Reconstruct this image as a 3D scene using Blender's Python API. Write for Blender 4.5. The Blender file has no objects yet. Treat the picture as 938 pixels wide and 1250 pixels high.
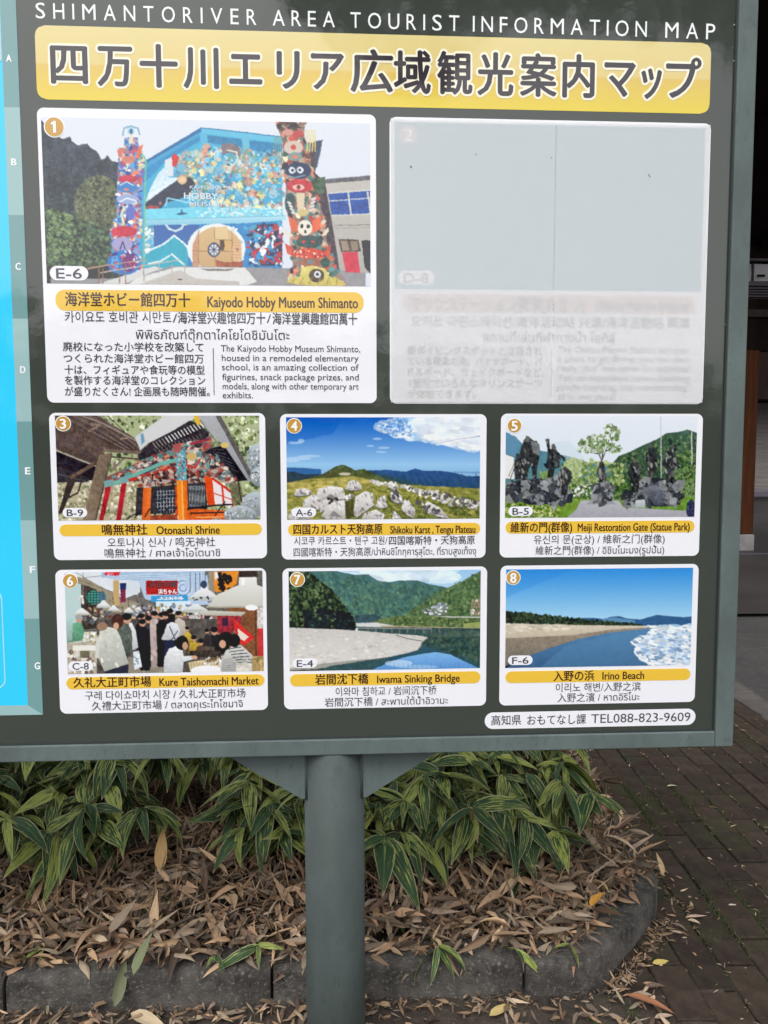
import bpy, bmesh, math, random
import numpy as np
from mathutils import Vector, Matrix, noise as mnoise
random.seed(7); RNG = np.random.default_rng(7)
S = bpy.context.scene; COL = S.collection

# ---------------------------------------------------------------- camera
CAM_Z = 1.5; FPX = 903.0
RM = np.array([[0.99871212, 0.00581561, -0.05040122],
               [-0.00196793, 0.99710153, 0.07605693],
               [0.05069745, -0.07585979, 0.99582883]])       # camera axes -> X right, Y up, Z towards viewer
cd = bpy.data.cameras.new('camera'); cam = bpy.data.objects.new('camera', cd); COL.objects.link(cam)
cd.sensor_fit = 'HORIZONTAL'; cd.sensor_width = 36.0; cd.lens = 36.0 * FPX / 938.0
cd.clip_start = 0.05; cd.clip_end = 1500
Bm = np.array([[1, 0, 0], [0, 0, -1], [0, 1, 0]]) @ RM
M4 = Matrix.Identity(4)
for i in range(3):
    for j in range(3): M4[i][j] = float(Bm[i, j])
M4[2][3] = CAM_Z
cam.matrix_world = M4
S.camera = cam

# ---------------------------------------------------------------- sky, sun, exposure
SUN_EL, SUN_AZ = math.radians(55), math.radians(200)       # overcast: high behind the viewer
w = bpy.data.worlds.new("World"); S.world = w; w.use_nodes = True
nt = w.node_tree; nt.nodes.clear()
sky = nt.nodes.new('ShaderNodeTexSky'); sky.sky_type = 'NISHITA'; sky.sun_disc = False
sky.sun_elevation = SUN_EL; sky.sun_rotation = SUN_AZ
sky.air_density = 1.0; sky.dust_density = 3.0; sky.ozone_density = 1.0
hs = nt.nodes.new('ShaderNodeHueSaturation'); hs.inputs['Saturation'].default_value = 0.12
bg = nt.nodes.new('ShaderNodeBackground'); bg.inputs['Strength'].default_value = 0.15
wo = nt.nodes.new('ShaderNodeOutputWorld')
nt.links.new(sky.outputs[0], hs.inputs['Color']); nt.links.new(hs.outputs[0], bg.inputs[0]); nt.links.new(bg.outputs[0], wo.inputs[0])
sl = bpy.data.lights.new('sun', 'SUN'); sl.energy = 0.6; sl.angle = math.radians(30); sl.color = (1, 0.985, 0.96)
so = bpy.data.objects.new('sun', sl); COL.objects.link(so)
sdir = Vector((math.sin(SUN_AZ) * math.cos(SUN_EL), math.cos(SUN_AZ) * math.cos(SUN_EL), math.sin(SUN_EL)))
so.rotation_euler = sdir.to_track_quat('Z', 'Y').to_euler()
S.view_settings.view_transform = 'Standard'; S.view_settings.look = 'None'
S.view_settings.gamma = 1.0; S.view_settings.use_curve_mapping = False
S.view_settings.exposure = 0.85
S.cycles.max_bounces = 6

# ---------------------------------------------------------------- helpers
def plane_pt(px, py, Y):
    """photograph pixel -> (X, Z) on the upright plane at distance Y"""
    px = np.asarray(px, float); py = np.asarray(py, float)
    d = np.stack([(px - 469) / FPX, -(py - 625) / FPX, -np.ones_like(px)], -1) @ RM.T
    return d[..., 0] / -d[..., 2] * Y, d[..., 1] / -d[..., 2] * Y + CAM_Z
BD = 1.65                                                   # distance of the board's face
def bd(px, py, Y=BD):
    a, b = plane_pt(px, py, Y); return float(a), float(b)

def s2l(c):
    c = np.asarray(c, float) / 255.0
    return np.where(c <= 0.04045, c / 12.92, ((c + 0.055) / 1.055) ** 2.4)

def mat(name, color=(.5, .5, .5), rough=.6, spec=.5, metallic=0, lin=False, coat=0):
    m = bpy.data.materials.new(name); m.use_nodes = True
    b = m.node_tree.nodes['Principled BSDF']
    c = color if lin else tuple(s2l(color))
    b.inputs['Base Color'].default_value = (*c, 1); b.inputs['Roughness'].default_value = rough
    b.inputs['Specular IOR Level'].default_value = spec; b.inputs['Metallic'].default_value = metallic
    return m
def N(m, t, **k):
    n = m.node_tree.nodes.new(t)
    for a, v in k.items():
        if a in n.inputs: n.inputs[a].default_value = v
        else: setattr(n, a, v)
    return n
def L(m, a, b): m.node_tree.links.new(a, b)
def bsdf(m): return m.node_tree.nodes['Principled BSDF']

def varied(name, c1, c2, scale=6, rough=.6, bump=.3, bscale=60, c3=None, obj_rand=0.0, coord='Object', bdist=.003, detail=6, stretch=None, spec=.5, r2=None):
    """two or three colours mixed by noise, fine bump, optional per-object lightness"""
    m = mat(name, c1, rough, spec, lin=True); b = bsdf(m)
    tc = N(m, 'ShaderNodeTexCoord'); src = tc.outputs[coord]
    if coord == 'World':
        pass
    if stretch:
        mp = N(m, 'ShaderNodeMapping'); mp.inputs['Scale'].default_value = stretch; L(m, src, mp.inputs[0]); src = mp.outputs[0]
    n1 = N(m, 'ShaderNodeTexNoise', Scale=scale, Detail=detail, Roughness=.65); L(m, src, n1.inputs['Vector'])
    cr = N(m, 'ShaderNodeValToRGB'); cr.color_ramp.elements[0].position = .35; cr.color_ramp.elements[1].position = .65
    cr.color_ramp.elements[0].color = (*c1, 1); cr.color_ramp.elements[1].color = (*c2, 1)
    L(m, n1.outputs['Fac'], cr.inputs[0]); out = cr.outputs[0]
    if c3 is not None:
        n3 = N(m, 'ShaderNodeTexNoise', Scale=scale * 7, Detail=4, Roughness=.7); L(m, src, n3.inputs['Vector'])
        r3 = N(m, 'ShaderNodeValToRGB'); r3.color_ramp.elements[0].position = .55; r3.color_ramp.elements[1].position = .72
        mx = N(m, 'ShaderNodeMix', data_type='RGBA'); L(m, n3.outputs['Fac'], r3.inputs[0]); L(m, r3.outputs[0], mx.inputs[0])
        L(m, out, mx.inputs[6]); mx.inputs[7].default_value = (*c3, 1); out = mx.outputs[2]
    if obj_rand:
        oi = N(m, 'ShaderNodeObjectInfo'); mr = N(m, 'ShaderNodeMapRange'); mr.inputs[3].default_value = 1 - obj_rand; mr.inputs[4].default_value = 1 + obj_rand
        L(m, oi.outputs['Random'], mr.inputs[0]); h = N(m, 'ShaderNodeHueSaturation'); L(m, mr.outputs[0], h.inputs['Value']); L(m, out, h.inputs['Color']); out = h.outputs[0]
    L(m, out, b.inputs['Base Color'])
    if bump:
        nb = N(m, 'ShaderNodeTexNoise', Scale=bscale, Detail=5, Roughness=.6); L(m, src, nb.inputs['Vector'])
        bp = N(m, 'ShaderNodeBump', Strength=bump, Distance=bdist); L(m, nb.outputs['Fac'], bp.inputs['Height']); L(m, bp.outputs[0], b.inputs['Normal'])
    if r2 is not None:
        mr = N(m, 'ShaderNodeMapRange'); mr.inputs[3].default_value = rough; mr.inputs[4].default_value = r2
        L(m, n1.outputs['Fac'], mr.inputs[0]); L(m, mr.outputs[0], b.inputs['Roughness'])
    return m

def tag(o, label=None, cat=None, group=None, kind=None):
    if label: o['label'] = label
    if cat: o['category'] = cat
    if group: o['group'] = group
    if kind: o['kind'] = kind
    return o
def empty(name, loc=(0, 0, 0), label=None, cat=None, group=None):
    o = bpy.data.objects.new(name, None); COL.objects.link(o); o.location = loc; o.empty_display_size = .1
    tag(o, label, cat, group); o['wx'], o['wy'], o['wz'] = loc; return o
def wloc(o):
    v = Vector((0, 0, 0))
    while o is not None: v += o.location; o = o.parent
    return v
def link(name, me, m=None, parent=None, world=True):
    """me in world coordinates; the object's origin moves to its own centre"""
    o = bpy.data.objects.new(name, me); COL.objects.link(o)
    if m is not None:
        me.materials.clear(); me.materials.append(m)
    if world and len(me.vertices):
        co = np.empty(len(me.vertices) * 3, np.float32); me.vertices.foreach_get('co', co); co = co.reshape(-1, 3)
        c = (co.min(0) + co.max(0)) / 2
        me.vertices.foreach_set('co', (co - c).astype(np.float32).ravel()); me.update()
        o.location = Vector([float(x) for x in c]) - (wloc(parent) if parent else Vector((0, 0, 0)))
    if parent: o.parent = parent
    return o
def from_bm(name, bm, m=None, parent=None, smooth=False):
    me = bpy.data.meshes.new(name); bm.to_mesh(me); bm.free()
    if smooth:
        for p in me.polygons: p.use_smooth = True
    return link(name, me, m, parent)
def box_bm(bm, x0, x1, y0, y1, z0, z1, bevel=0, seg=2):
    vs = [bm.verts.new((x, y, z)) for x in (x0, x1) for y in (y0, y1) for z in (z0, z1)]
    F = [(0, 1, 3, 2), (4, 6, 7, 5), (0, 4, 5, 1), (2, 3, 7, 6), (0, 2, 6, 4), (1, 5, 7, 3)]
    fs = [bm.faces.new([vs[i] for i in f]) for f in F]
    bmesh.ops.recalc_face_normals(bm, faces=fs)
    if bevel:
        es = list({e for f in fs for e in f.edges})
        bmesh.ops.bevel(bm, geom=es, offset=bevel, segments=seg, affect='EDGES', profile=.5)
def box(name, x0, x1, y0, y1, z0, z1, m, parent=None, bevel=0, seg=2):
    bm = bmesh.new(); box_bm(bm, x0, x1, y0, y1, z0, z1, bevel, seg)
    return from_bm(name, bm, m, parent)
def prism(name, pts, y0, y1, m, parent=None):
    """outline in X,Z extruded from y0 (front) to y1"""
    bm = bmesh.new(); a = [bm.verts.new((x, y0, z)) for x, z in pts]; b = [bm.verts.new((x, y1, z)) for x, z in pts]
    n = len(pts); bm.faces.new(a); bm.faces.new(b[::-1])
    for i in range(n): bm.faces.new((a[i], b[i], b[(i + 1) % n], a[(i + 1) % n]))
    bmesh.ops.recalc_face_normals(bm, faces=bm.faces[:])
    return from_bm(name, bm, m, parent)
def rrect_pts(x0, x1, z0, z1, r, k=8):
    P = []
    for cx, cz, a0 in ((x1 - r, z1 - r, 0), (x0 + r, z1 - r, 90), (x0 + r, z0 + r, 180), (x1 - r, z0 + r, 270)):
        for i in range(k + 1):
            a = math.radians(a0 + 90 * i / k); P.append((cx + r * math.cos(a), cz + r * math.sin(a)))
    return P
def circ_pts(cx, cz, r, n=28): return [(cx + r * math.cos(2 * math.pi * i / n), cz + r * math.sin(2 * math.pi * i / n)) for i in range(n)]

# ================================================================ BOARD MATERIALS (printed, laminated)
def printed(name, c=None, rough=.06, attr=False, wear=.05, grad=None):
    m = mat(name, (128, 128, 128) if c is None else c, rough, .68); b = bsdf(m)
    tc = N(m, 'ShaderNodeTexCoord'); ge = N(m, 'ShaderNodeNewGeometry')
    if attr:
        at = N(m, 'ShaderNodeAttribute', attribute_name='col'); src = at.outputs['Color']
    elif grad:
        at = N(m, 'ShaderNodeAttribute', attribute_name='col'); src = at.outputs['Color']
    else:
        rgb = N(m, 'ShaderNodeRGB'); rgb.outputs[0].default_value = (*s2l(c), 1); src = rgb.outputs[0]
    if wear:
        n = N(m, 'ShaderNodeTexNoise', Scale=3.5, Detail=6, Roughness=.7); L(m, ge.outputs['Position'], n.inputs['Vector'])
        mr = N(m, 'ShaderNodeMapRange'); mr.inputs[3].default_value = 1 - wear; mr.inputs[4].default_value = 1 + wear; L(m, n.outputs['Fac'], mr.inputs[0])
        h = N(m, 'ShaderNodeHueSaturation'); L(m, mr.outputs[0], h.inputs['Value']); L(m, src, h.inputs['Color']); src = h.outputs[0]
    L(m, src, b.inputs['Base Color'])
    # slight waviness of the laminate so that reflected outlines wobble
    nb = N(m, 'ShaderNodeTexNoise', Scale=26, Detail=3, Roughness=.5); L(m, ge.outputs['Position'], nb.inputs['Vector'])
    bp = N(m, 'ShaderNodeBump', Strength=.35, Distance=.0006); L(m, nb.outputs['Fac'], bp.inputs['Height']); L(m, bp.outputs[0], b.inputs['Normal'])
    return m
MP = {
 'panel': printed('panel print', (60, 65, 59), wear=.06), 'white': printed('card white', (231, 231, 236), wear=.012), 'bar': printed('caption yellow', (228, 186, 62), wear=.03),
 'ink': printed('grey ink', (68, 68, 74)), 'dink': printed('brown ink', (66, 34, 22)), 'paper': printed('lettering white', (238, 240, 240), wear=0),
 'photo': printed('photo print', attr=True, wear=.015), 'gold': printed('badge gold', (192, 146, 62), wear=.15),
 'title': printed('title ink', (52, 46, 52)), 'hbar': printed('banner yellow', grad=True), 'sea': printed('map sea', (48, 200, 242), wear=.02),
 'ba': printed('map border grey', (112, 152, 152), wear=.02), 'bb': printed('map border pale', (150, 182, 182), wear=.02), 'land': printed('map land', (196, 214, 160)),
 'pale': printed('map corner', (176, 202, 204)), 'ghost': printed('faded ink', (150, 148, 156)), 'red': printed('sign red', (196, 40, 36)),
}
ly = lambda k: BD - .0004 * k                                # print layers

def paint_mat(name, c):
    m = varied(name, tuple(s2l(c) * .80), tuple(s2l(c) * 1.12), scale=7, rough=.6, bump=.12, bscale=90, bdist=.001, coord='Object', spec=.3, r2=.75, c3=tuple(s2l(c) * .72 + .004), stretch=(1, 1, .55))
    return m
M_FRAME = paint_mat('frame paint', (91, 103, 101)); M_POLE = paint_mat('pole paint', (68, 77, 75)); M_DARK = mat('gasket', (40, 46, 48), .6)

# ================================================================ LETTERING
def text_mesh(s, off=0.0, spc=1.0, res=3):
    c = bpy.data.curves.new('t', 'FONT'); c.body = s; c.size = 1; c.offset = off; c.resolution_u = res; c.space_character = spc
    o = bpy.data.objects.new('t', c); me = bpy.data.meshes.new_from_object(o); bpy.data.objects.remove(o); bpy.data.curves.remove(c); return me
def lettering(name, items, m, parent, layer=4, label=None, join=False):
    """items: (string, x0, x1, yc, em, bold[, baseline shift]) in photograph pixels on the board's face; one joined mesh"""
    V, F, off = [], [], 0; last = None
    if not join and len(items) > 1:
        return [lettering(name, [q], m, parent, layer, label, True) for q in items]
    for it in items:
        s, x0, x1, yc, em, bold = it[:6]; cen = it[6] if len(it) > 6 else .36
        me = text_mesh(s)
        n = len(me.vertices)
        if n == 0: continue
        co = np.empty(n * 3, np.float32); me.vertices.foreach_get('co', co); co = co.reshape(-1, 3)
        u0, _ = bd(x0, yc); u1, _ = bd(x1, yc); _, v = bd((x0 + x1) / 2, yc); _, va = bd((x0 + x1) / 2, yc - em / 2); _, vb = bd((x0 + x1) / 2, yc + em / 2)
        e = va - vb; a, b = co[:, 0].min(), co[:, 0].max()
        X = u0 + (co[:, 0] - a) / (b - a) * (u1 - u0); Z = v + (co[:, 1] - cen) * e
        if bold <= .007: sh = [(0, 0)]
        elif bold < .05: sh = [(-bold, 0), (bold, 0), (0, bold * .7), (0, -bold * .7)]
        else: sh = [(bold * math.cos(a_), bold * math.sin(a_)) for a_ in np.arange(12) * math.pi / 6] + [(bold * .55 * math.cos(a_), bold * .55 * math.sin(a_)) for a_ in np.arange(6) * math.pi / 3]
        FF = [tuple(p.vertices) for p in me.polygons]
        for q_, (sx_, sy_) in enumerate(sh):
            V.append(np.stack([X + sx_ * e, np.full(n, ly(layer) - q_ * 6e-6), Z + sy_ * e], 1)); F += [[i + off for i in f] for f in FF]; off += n
        bpy.data.meshes.remove(me)
    me = bpy.data.meshes.new(name); me.from_pydata(np.concatenate(V).tolist(), [], F); me.update()
    o = link(name, me, m, parent)
    if label: o['label'] = label
    return o
def plate(name, x0, x1, y0, y1, r, layer, m, parent, th=.0004):
    """rounded plate from pixel bounds (x at mid height, y at mid width)"""
    xm, ym = (x0 + x1) / 2, (y0 + y1) / 2
    a, _ = bd(x0, ym); b, _ = bd(x1, ym); _, t = bd(xm, y0); _, u = bd(xm, y1)
    rr = min(r, (t - u) / 2 * .999, (b - a) / 2 * .999)
    return prism(name, rrect_pts(a, b, u, t, rr), ly(layer), ly(layer) + th, m, parent)

# ================================================================ PICTURE PAINTER (flat printed photographs)
def vnoise(h, w, sc, rng, octv=3):
    out = np.zeros((h, w)); amp = 1; tot = 0
    for k in range(octv):
        s = max(1.5, sc / 2 ** k); gh, gw = int(h / s) + 3, int(w / s) + 3
        g = rng.random((gh, gw)); y = np.arange(h) / s; x = np.arange(w) / s
        yi, xi = y.astype(int), x.astype(int); fy, fx = (y - yi)[:, None], (x - xi)[None]
        fy = fy * fy * (3 - 2 * fy); fx = fx * fx * (3 - 2 * fx)
        a = g[yi][:, xi]; b = g[yi][:, xi + 1]; c = g[yi + 1][:, xi]; d = g[yi + 1][:, xi + 1]
        out += amp * ((a * (1 - fx) + b * fx) * (1 - fy) + (c * (1 - fx) + d * fx) * fy); tot += amp; amp *= .6
    return out / tot
class Pic:
    def __init__(s, corners, ppp=1.25, seed=1, wash=.015):
        # corners: tl, tr, bl, br photograph pixels
        (a, b, c, d) = [bd(*q) for q in corners]
        s.u0, s.u1 = (a[0] + c[0]) / 2, (b[0] + d[0]) / 2; s.v1, s.v0 = (a[1] + b[1]) / 2, (c[1] + d[1]) / 2
        wpx = math.hypot(corners[1][0] - corners[0][0], 0); s.W = int(wpx * ppp); s.H = int(s.W * (s.v1 - s.v0) / (s.u1 - s.u0))
        s.ss = 2; s.h, s.w = s.H * 2, s.W * 2; s.img = np.zeros((s.h, s.w, 3)); s.f = (0, 0, 1); s.rng = np.random.default_rng(seed); s.wash = wash; s.soft = 1; s.warp = .32; s.grain = .55
        s.k = s.w / wpx
    def T(s, P):
        P = np.asarray(P, float).reshape(-1, 2); ox, oy, sc = s.f
        X, Z = plane_pt(ox + P[:, 0] / sc, oy + P[:, 1] / sc, BD)
        return np.stack([(X - s.u0) / (s.u1 - s.u0) * s.w, (s.v1 - Z) / (s.v1 - s.v0) * s.h], 1)
    def sc(s, r): return r / s.f[2] * s.k
    def _mask(s, Q):
        x0, y0 = np.floor(Q.min(0)).astype(int); x1, y1 = np.ceil(Q.max(0)).astype(int) + 1
        x0, y0 = max(0, x0), max(0, y0); x1, y1 = min(s.w, x1), min(s.h, y1)
        if x1 <= x0 or y1 <= y0: return None
        X = np.arange(x0, x1)[None] + .5; Y = np.arange(y0, y1)[:, None] + .5; ins = np.zeros((y1 - y0, x1 - x0), bool)
        n = len(Q)
        for i in range(n):
            (xa, ya), (xb, yb) = Q[i], Q[(i + 1) % n]
            if ya == yb: continue
            ins ^= ((ya > Y) != (yb > Y)) & (X < (xb - xa) * (Y - ya) / (yb - ya) + xa)
        return x0, y0, x1, y1, ins
    def fillq(s, Q, c, c2=None, n=0, ns=8, a=1.0, horiz=False):
        r = s._mask(Q)
        if r is None: return
        x0, y0, x1, y1, m = r; hh, ww = m.shape; c = np.asarray(c, float)
        if c2 is not None:
            t = np.linspace(0, 1, ww)[None, :, None] if horiz else np.linspace(0, 1, hh)[:, None, None]
            colr = c * (1 - t) + np.asarray(c2, float) * t; colr = np.broadcast_to(colr, (hh, ww, 3)).copy()
        else: colr = np.broadcast_to(c, (hh, ww, 3)).copy()
        if n: colr = colr * (1 + n * (2 * vnoise(hh, ww, ns, s.rng) - 1))[..., None]
        mm = (m * a)[..., None]; V = s.img[y0:y1, x0:x1]; V[:] = V * (1 - mm) + colr * mm
    def poly(s, P, c, c2=None, **k): s.fillq(s.T(P), c, c2, **k)
    def rect(s, x0, y0, x1, y1, c, c2=None, **k): s.poly([(x0, y0), (x1, y0), (x1, y1), (x0, y1)], c, c2, **k)
    def ell(s, cx, cy, rx, ry, c, c2=None, rot=0, seg=22, **k):
        t = np.linspace(0, 2 * np.pi, seg, endpoint=False); X, Y = rx * np.cos(t), ry * np.sin(t); cr, sr = math.cos(rot), math.sin(rot)
        s.poly(np.stack([cx + X * cr - Y * sr, cy + X * sr + Y * cr], 1), c, c2, **k)
    def line(s, P, wd, c, a=1.0):
        P = np.asarray(P, float)
        for i in range(len(P) - 1):
            d = P[i + 1] - P[i]; l = np.hypot(*d) + 1e-9; nrm = np.array([-d[1], d[0]]) / l * wd / 2; e = d / l * wd * .2
            s.poly([P[i] - e + nrm, P[i + 1] + e + nrm, P[i + 1] + e - nrm, P[i] - e - nrm], c, a=a)
    def blobs(s, P, n, r0, r1, cols, asp=1.0, rot=None, jit=.12, a=1.0, shape='ell'):
        P = np.asarray(P, float); lo, hi = P.min(0), P.max(0); cnt = 0; tries = 0
        while cnt < n and tries < n * 6:
            tries += 1; q = lo + s.rng.random(2) * (hi - lo); ins = False; j = len(P) - 1
            for i in range(len(P)):
                if (P[i][1] > q[1]) != (P[j][1] > q[1]) and q[0] < (P[j][0] - P[i][0]) * (q[1] - P[i][1]) / (P[j][1] - P[i][1]) + P[i][0]: ins = not ins
                j = i
            if not ins: continue
            cnt += 1; r = r0 + (r1 - r0) * s.rng.random() ** 1.5; c = np.asarray(cols[s.rng.integers(len(cols))], float) * (1 + jit * (2 * s.rng.random() - 1))
            ro = s.rng.random() * 3.14 if rot is None else rot + (s.rng.random() - .5) * .5
            k = 7; t = np.linspace(0, 2 * np.pi, k, endpoint=False) + s.rng.random(); rad = 1 + (.35 if shape == 'ell' else .7) * (s.rng.random(k) - .5)
            X, Y = r * asp * np.cos(t) * rad, r * np.sin(t) * rad; cr, sr = math.cos(ro), math.sin(ro)
            s.poly(np.stack([q[0] + X * cr - Y * sr, q[1] + X * sr + Y * cr], 1), c, a=a)
    def build(s, parent, layer=2, label=None):
        im = np.clip(s.img, 0, 255); W, H = s.W, s.H
        h, w_ = s.h, s.w; am = 2.4 * s.warp
        dx = (vnoise(h, w_, 5, s.rng, 2) - .5) * 2 * am + (vnoise(h, w_, 14, s.rng, 2) - .5) * 2 * am; dy = (vnoise(h, w_, 5, s.rng, 2) - .5) * 2 * am + (vnoise(h, w_, 14, s.rng, 2) - .5) * 2 * am
        yy, xx = np.mgrid[0:h, 0:w_]; im = im[np.clip((yy + dy).round().astype(int), 0, h - 1), np.clip((xx + dx).round().astype(int), 0, w_ - 1)]
        lum = im.mean(2); dk = np.clip((165 - lum) / 90, 0, 1) * np.clip((1.55 - im[..., 2] / (im[..., 0] + im[..., 1] + 1) * 2) / .5, .15, 1)
        gr = (vnoise(h, w_, 2.6, s.rng, 2) - .5) * 1.5 + (vnoise(h, w_, 9, s.rng, 2) - .5) * .9
        im = im * (1 + s.grain * gr * (.015 + .6 * dk))[..., None]
        im = im * (1 + .34 * (vnoise(h, w_, 22, s.rng, 3) - .5) * dk)[..., None]
        hue = (vnoise(h, w_, 7, s.rng, 2) - .5)[..., None] * np.array([1, .2, -1.0]); im = im + hue * 26 * dk[..., None] * s.grain
        for _ in range(s.soft):
            q = np.pad(im, ((1, 1), (1, 1), (0, 0)), 'edge'); im = (q[:-2, 1:-1] + q[2:, 1:-1] + q[1:-1, :-2] + q[1:-1, 2:] + 2 * q[1:-1, 1:-1]) / 6
        im = im.reshape(H, 2, W, 2, 3).mean((1, 3))
        lin = s2l(im); lin = np.clip((lin - s.wash) / (1 - s.wash) * .97, .003, .82)
        xs = np.linspace(s.u0, s.u1, W); zs = np.linspace(s.v1, s.v0, H)
        V = np.empty((H, W, 3), np.float32); V[..., 0] = xs[None]; V[..., 1] = ly(layer); V[..., 2] = zs[:, None]
        idx = np.arange(H * W).reshape(H, W); F = np.stack([idx[:-1, :-1], idx[1:, :-1], idx[1:, 1:], idx[:-1, 1:]], -1).reshape(-1, 4)
        me = bpy.data.meshes.new('photo_print'); me.vertices.add(H * W); me.vertices.foreach_set('co', V.ravel())
        nf = len(F); me.loops.add(nf * 4); me.loops.foreach_set('vertex_index', F.ravel().astype(np.int32))
        me.polygons.add(nf); me.polygons.foreach_set('loop_start', (np.arange(nf) * 4).astype(np.int32))
        me.update(calc_edges=True)
        ca = me.color_attributes.new('col', 'FLOAT_COLOR', 'POINT'); cc = np.ones((H * W, 4), np.float32); cc[:, :3] = lin.reshape(-1, 3); ca.data.foreach_set('color', cc.ravel())
        o = link('photo_print', me, MP['photo'], parent)
        if label: o['label'] = label
        return o

def pic_museum():
    p = Pic([(50, 143.5), (451.5, 150), (57.5, 344.5), (452.9, 350.7)], 1.3, 1, .05)
    A, B, C = (40, 130, 4.467), (240, 130, 4.078), (120, 140, 5.211)
    p.f = A; p.rect(-50, -50, 2200, 1300, (218, 223, 231), (213, 219, 228))
    p.poly([(20, 50), (70, 95), (120, 150), (165, 178), (205, 165), (215, 190), (250, 215), (275, 205), (300, 205), (320, 228), (350, 245), (380, 290), (395, 285), (410, 262), (425, 290), (440, 300), (500, 310), (500, 980), (20, 980)], (78, 85, 95), (60, 66, 66), n=.16, ns=14)
    p.blobs([(60, 200), (400, 330), (480, 480), (60, 560)], 500, 3, 9, [(70, 78, 86), (84, 92, 98), (62, 68, 76)], a=.6)
    p.poly([(225, 500), (245, 450), (290, 395), (370, 370), (430, 395), (465, 450), (470, 900), (260, 900)], (104, 110, 90), n=.2, ns=12)
    p.blobs([(235, 490), (290, 400), (370, 375), (450, 420), (470, 700), (260, 700)], 520, 4, 11, [(128, 132, 102), (92, 98, 80), (112, 118, 92), (76, 82, 72)])
    p.poly([(55, 540), (140, 555), (180, 600), (230, 590), (260, 650), (330, 640), (430, 680), (440, 980), (55, 980)], (74, 88, 74), n=.25, ns=12)
    p.blobs([(70, 545), (230, 600), (430, 700), (440, 900), (80, 930)], 900, 4, 12, [(96, 116, 90), (68, 82, 70), (112, 128, 98), (54, 62, 58), (84, 100, 80)])
    p.blobs([(80, 560), (220, 590), (220, 800), (80, 860)], 240, 3, 8, [(130, 150, 108), (104, 124, 92)], rot=.4, asp=1.6)
    p.poly([(80, 890), (430, 860), (430, 980), (80, 980)], (62, 58, 56))
    p.line([(300, 880), (430, 860), (600, 850)], 8, (150, 120, 100))
    # facade
    p.f = C
    p.poly([(250, 335), (655, 105), (1170, 165), (1170, 975), (250, 975)], (84, 176, 208), (70, 160, 200), n=.05, ns=30)
    p.poly([(250, 360), (655, 130), (700, 135), (430, 300), (310, 420), (250, 460)], (50, 140, 190), n=.1)
    p.poly([(240, 330), (655, 82), (665, 112), (250, 352)], (36, 110, 160)); p.poly([(245, 345), (655, 108), (655, 128), (250, 372)], (78, 160, 200))
    p.poly([(655, 82), (1170, 140), (1170, 180), (655, 118)], (104, 186, 216)); p.line([(655, 84), (1170, 142)], 6, (40, 110, 160))
    p.poly([(690, 130), (1170, 190), (1170, 260), (700, 180)], (52, 134, 178), n=.15)
    p.poly([(648, 120), (694, 125), (700, 330), (655, 330)], (96, 178, 212)); p.poly([(655, 215), (700, 220), (705, 330), (660, 330)], (216, 158, 136))
    p.poly([(915, 150), (960, 150), (968, 320), (925, 320)], (110, 184, 208)); p.poly([(915, 220), (955, 220), (975, 460), (930, 400)], (200, 150, 130))
    mur = [(425, 310), (560, 235), (660, 200), (1170, 235), (1170, 640), (700, 650), (560, 560), (600, 430), (450, 400)]
    p.blobs(mur, 260, 12, 30, [(110, 180, 214), (150, 200, 220), (214, 206, 190), (196, 150, 130), (230, 216, 150), (80, 150, 190), (120, 160, 140)], a=.9)
    p.blobs(mur, 620, 2, 8, [(234, 232, 226), (216, 140, 112), (60, 74, 96), (240, 222, 140), (200, 84, 76), (112, 172, 140), (92, 166, 204), (226, 196, 170), (236, 240, 240), (120, 100, 96)], asp=1.7, a=.72)
    p.blobs(mur, 200, 2, 4, [(90, 100, 120), (232, 236, 236)], asp=4, a=.7); p.blobs(mur, 60, 10, 24, [(120, 186, 214), (206, 216, 214), (226, 206, 150), (216, 166, 140)], a=.45)
    p.poly([(780, 190), (850, 180), (905, 215), (900, 270), (840, 240), (790, 260)], (128, 118, 122)); p.line([(820, 225), (880, 240), (890, 290), (840, 340)], 9, (222, 218, 200))
    p.poly([(462, 290), (485, 245), (515, 270), (500, 330), (465, 330)], (200, 60, 60))
    p.poly([(425, 290), (470, 270), (480, 390), (425, 400)], (214, 216, 222)); p.ell(527, 335, 28, 28, (120, 175, 200))
    p.poly([(302, 555), (330, 470), (380, 380), (455, 300), (440, 400), (520, 400), (330, 540)], (206, 226, 236), n=.1)
    p.poly([(302, 600), (302, 560), (420, 475), (520, 405), (590, 400), (620, 440), (570, 520), (430, 560), (400, 605)], (66, 70, 86), n=.1)
    for i in range(12): p.poly([(318 + i * 17, 535 - i * 11), (326 + i * 17, 500 - i * 10), (334 + i * 17, 526 - i * 11)], (232, 232, 232))
    p.ell(535, 415, 30, 28, (214, 178, 140)); p.ell(535, 415, 18, 16, (228, 196, 160)); p.ell(350, 590, 42, 15, (170, 84, 84)); p.ell(397, 562, 9, 9, (200, 110, 104))
    p.line([(430, 580), (440, 530), (520, 545), (560, 560), (620, 520)], 9, (150, 210, 226))
    p.poly([(300, 600), (700, 585), (1170, 600), (1170, 655), (300, 672)], (122, 206, 226), n=.06); p.blobs([(620, 590), (1170, 590), (1170, 640), (620, 650)], 130, 5, 16, [(190, 222, 230), (214, 226, 226), (150, 205, 222)], asp=.6)
    p.poly([(495, 632), (525, 620), (530, 596), (540, 620), (580, 628), (520, 640)], (52, 96, 128))
    p.poly([(560, 690), (1170, 680), (1170, 975), (560, 975)], (66, 134, 190), n=.12)
    p.poly([(300, 700), (355, 700), (355, 975), (300, 975)], (140, 190, 200)); p.blobs([(300, 700), (355, 700), (360, 950), (300, 950)], 60, 5, 14, [(230, 234, 232), (90, 160, 190)], asp=2, rot=-.6)
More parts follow.
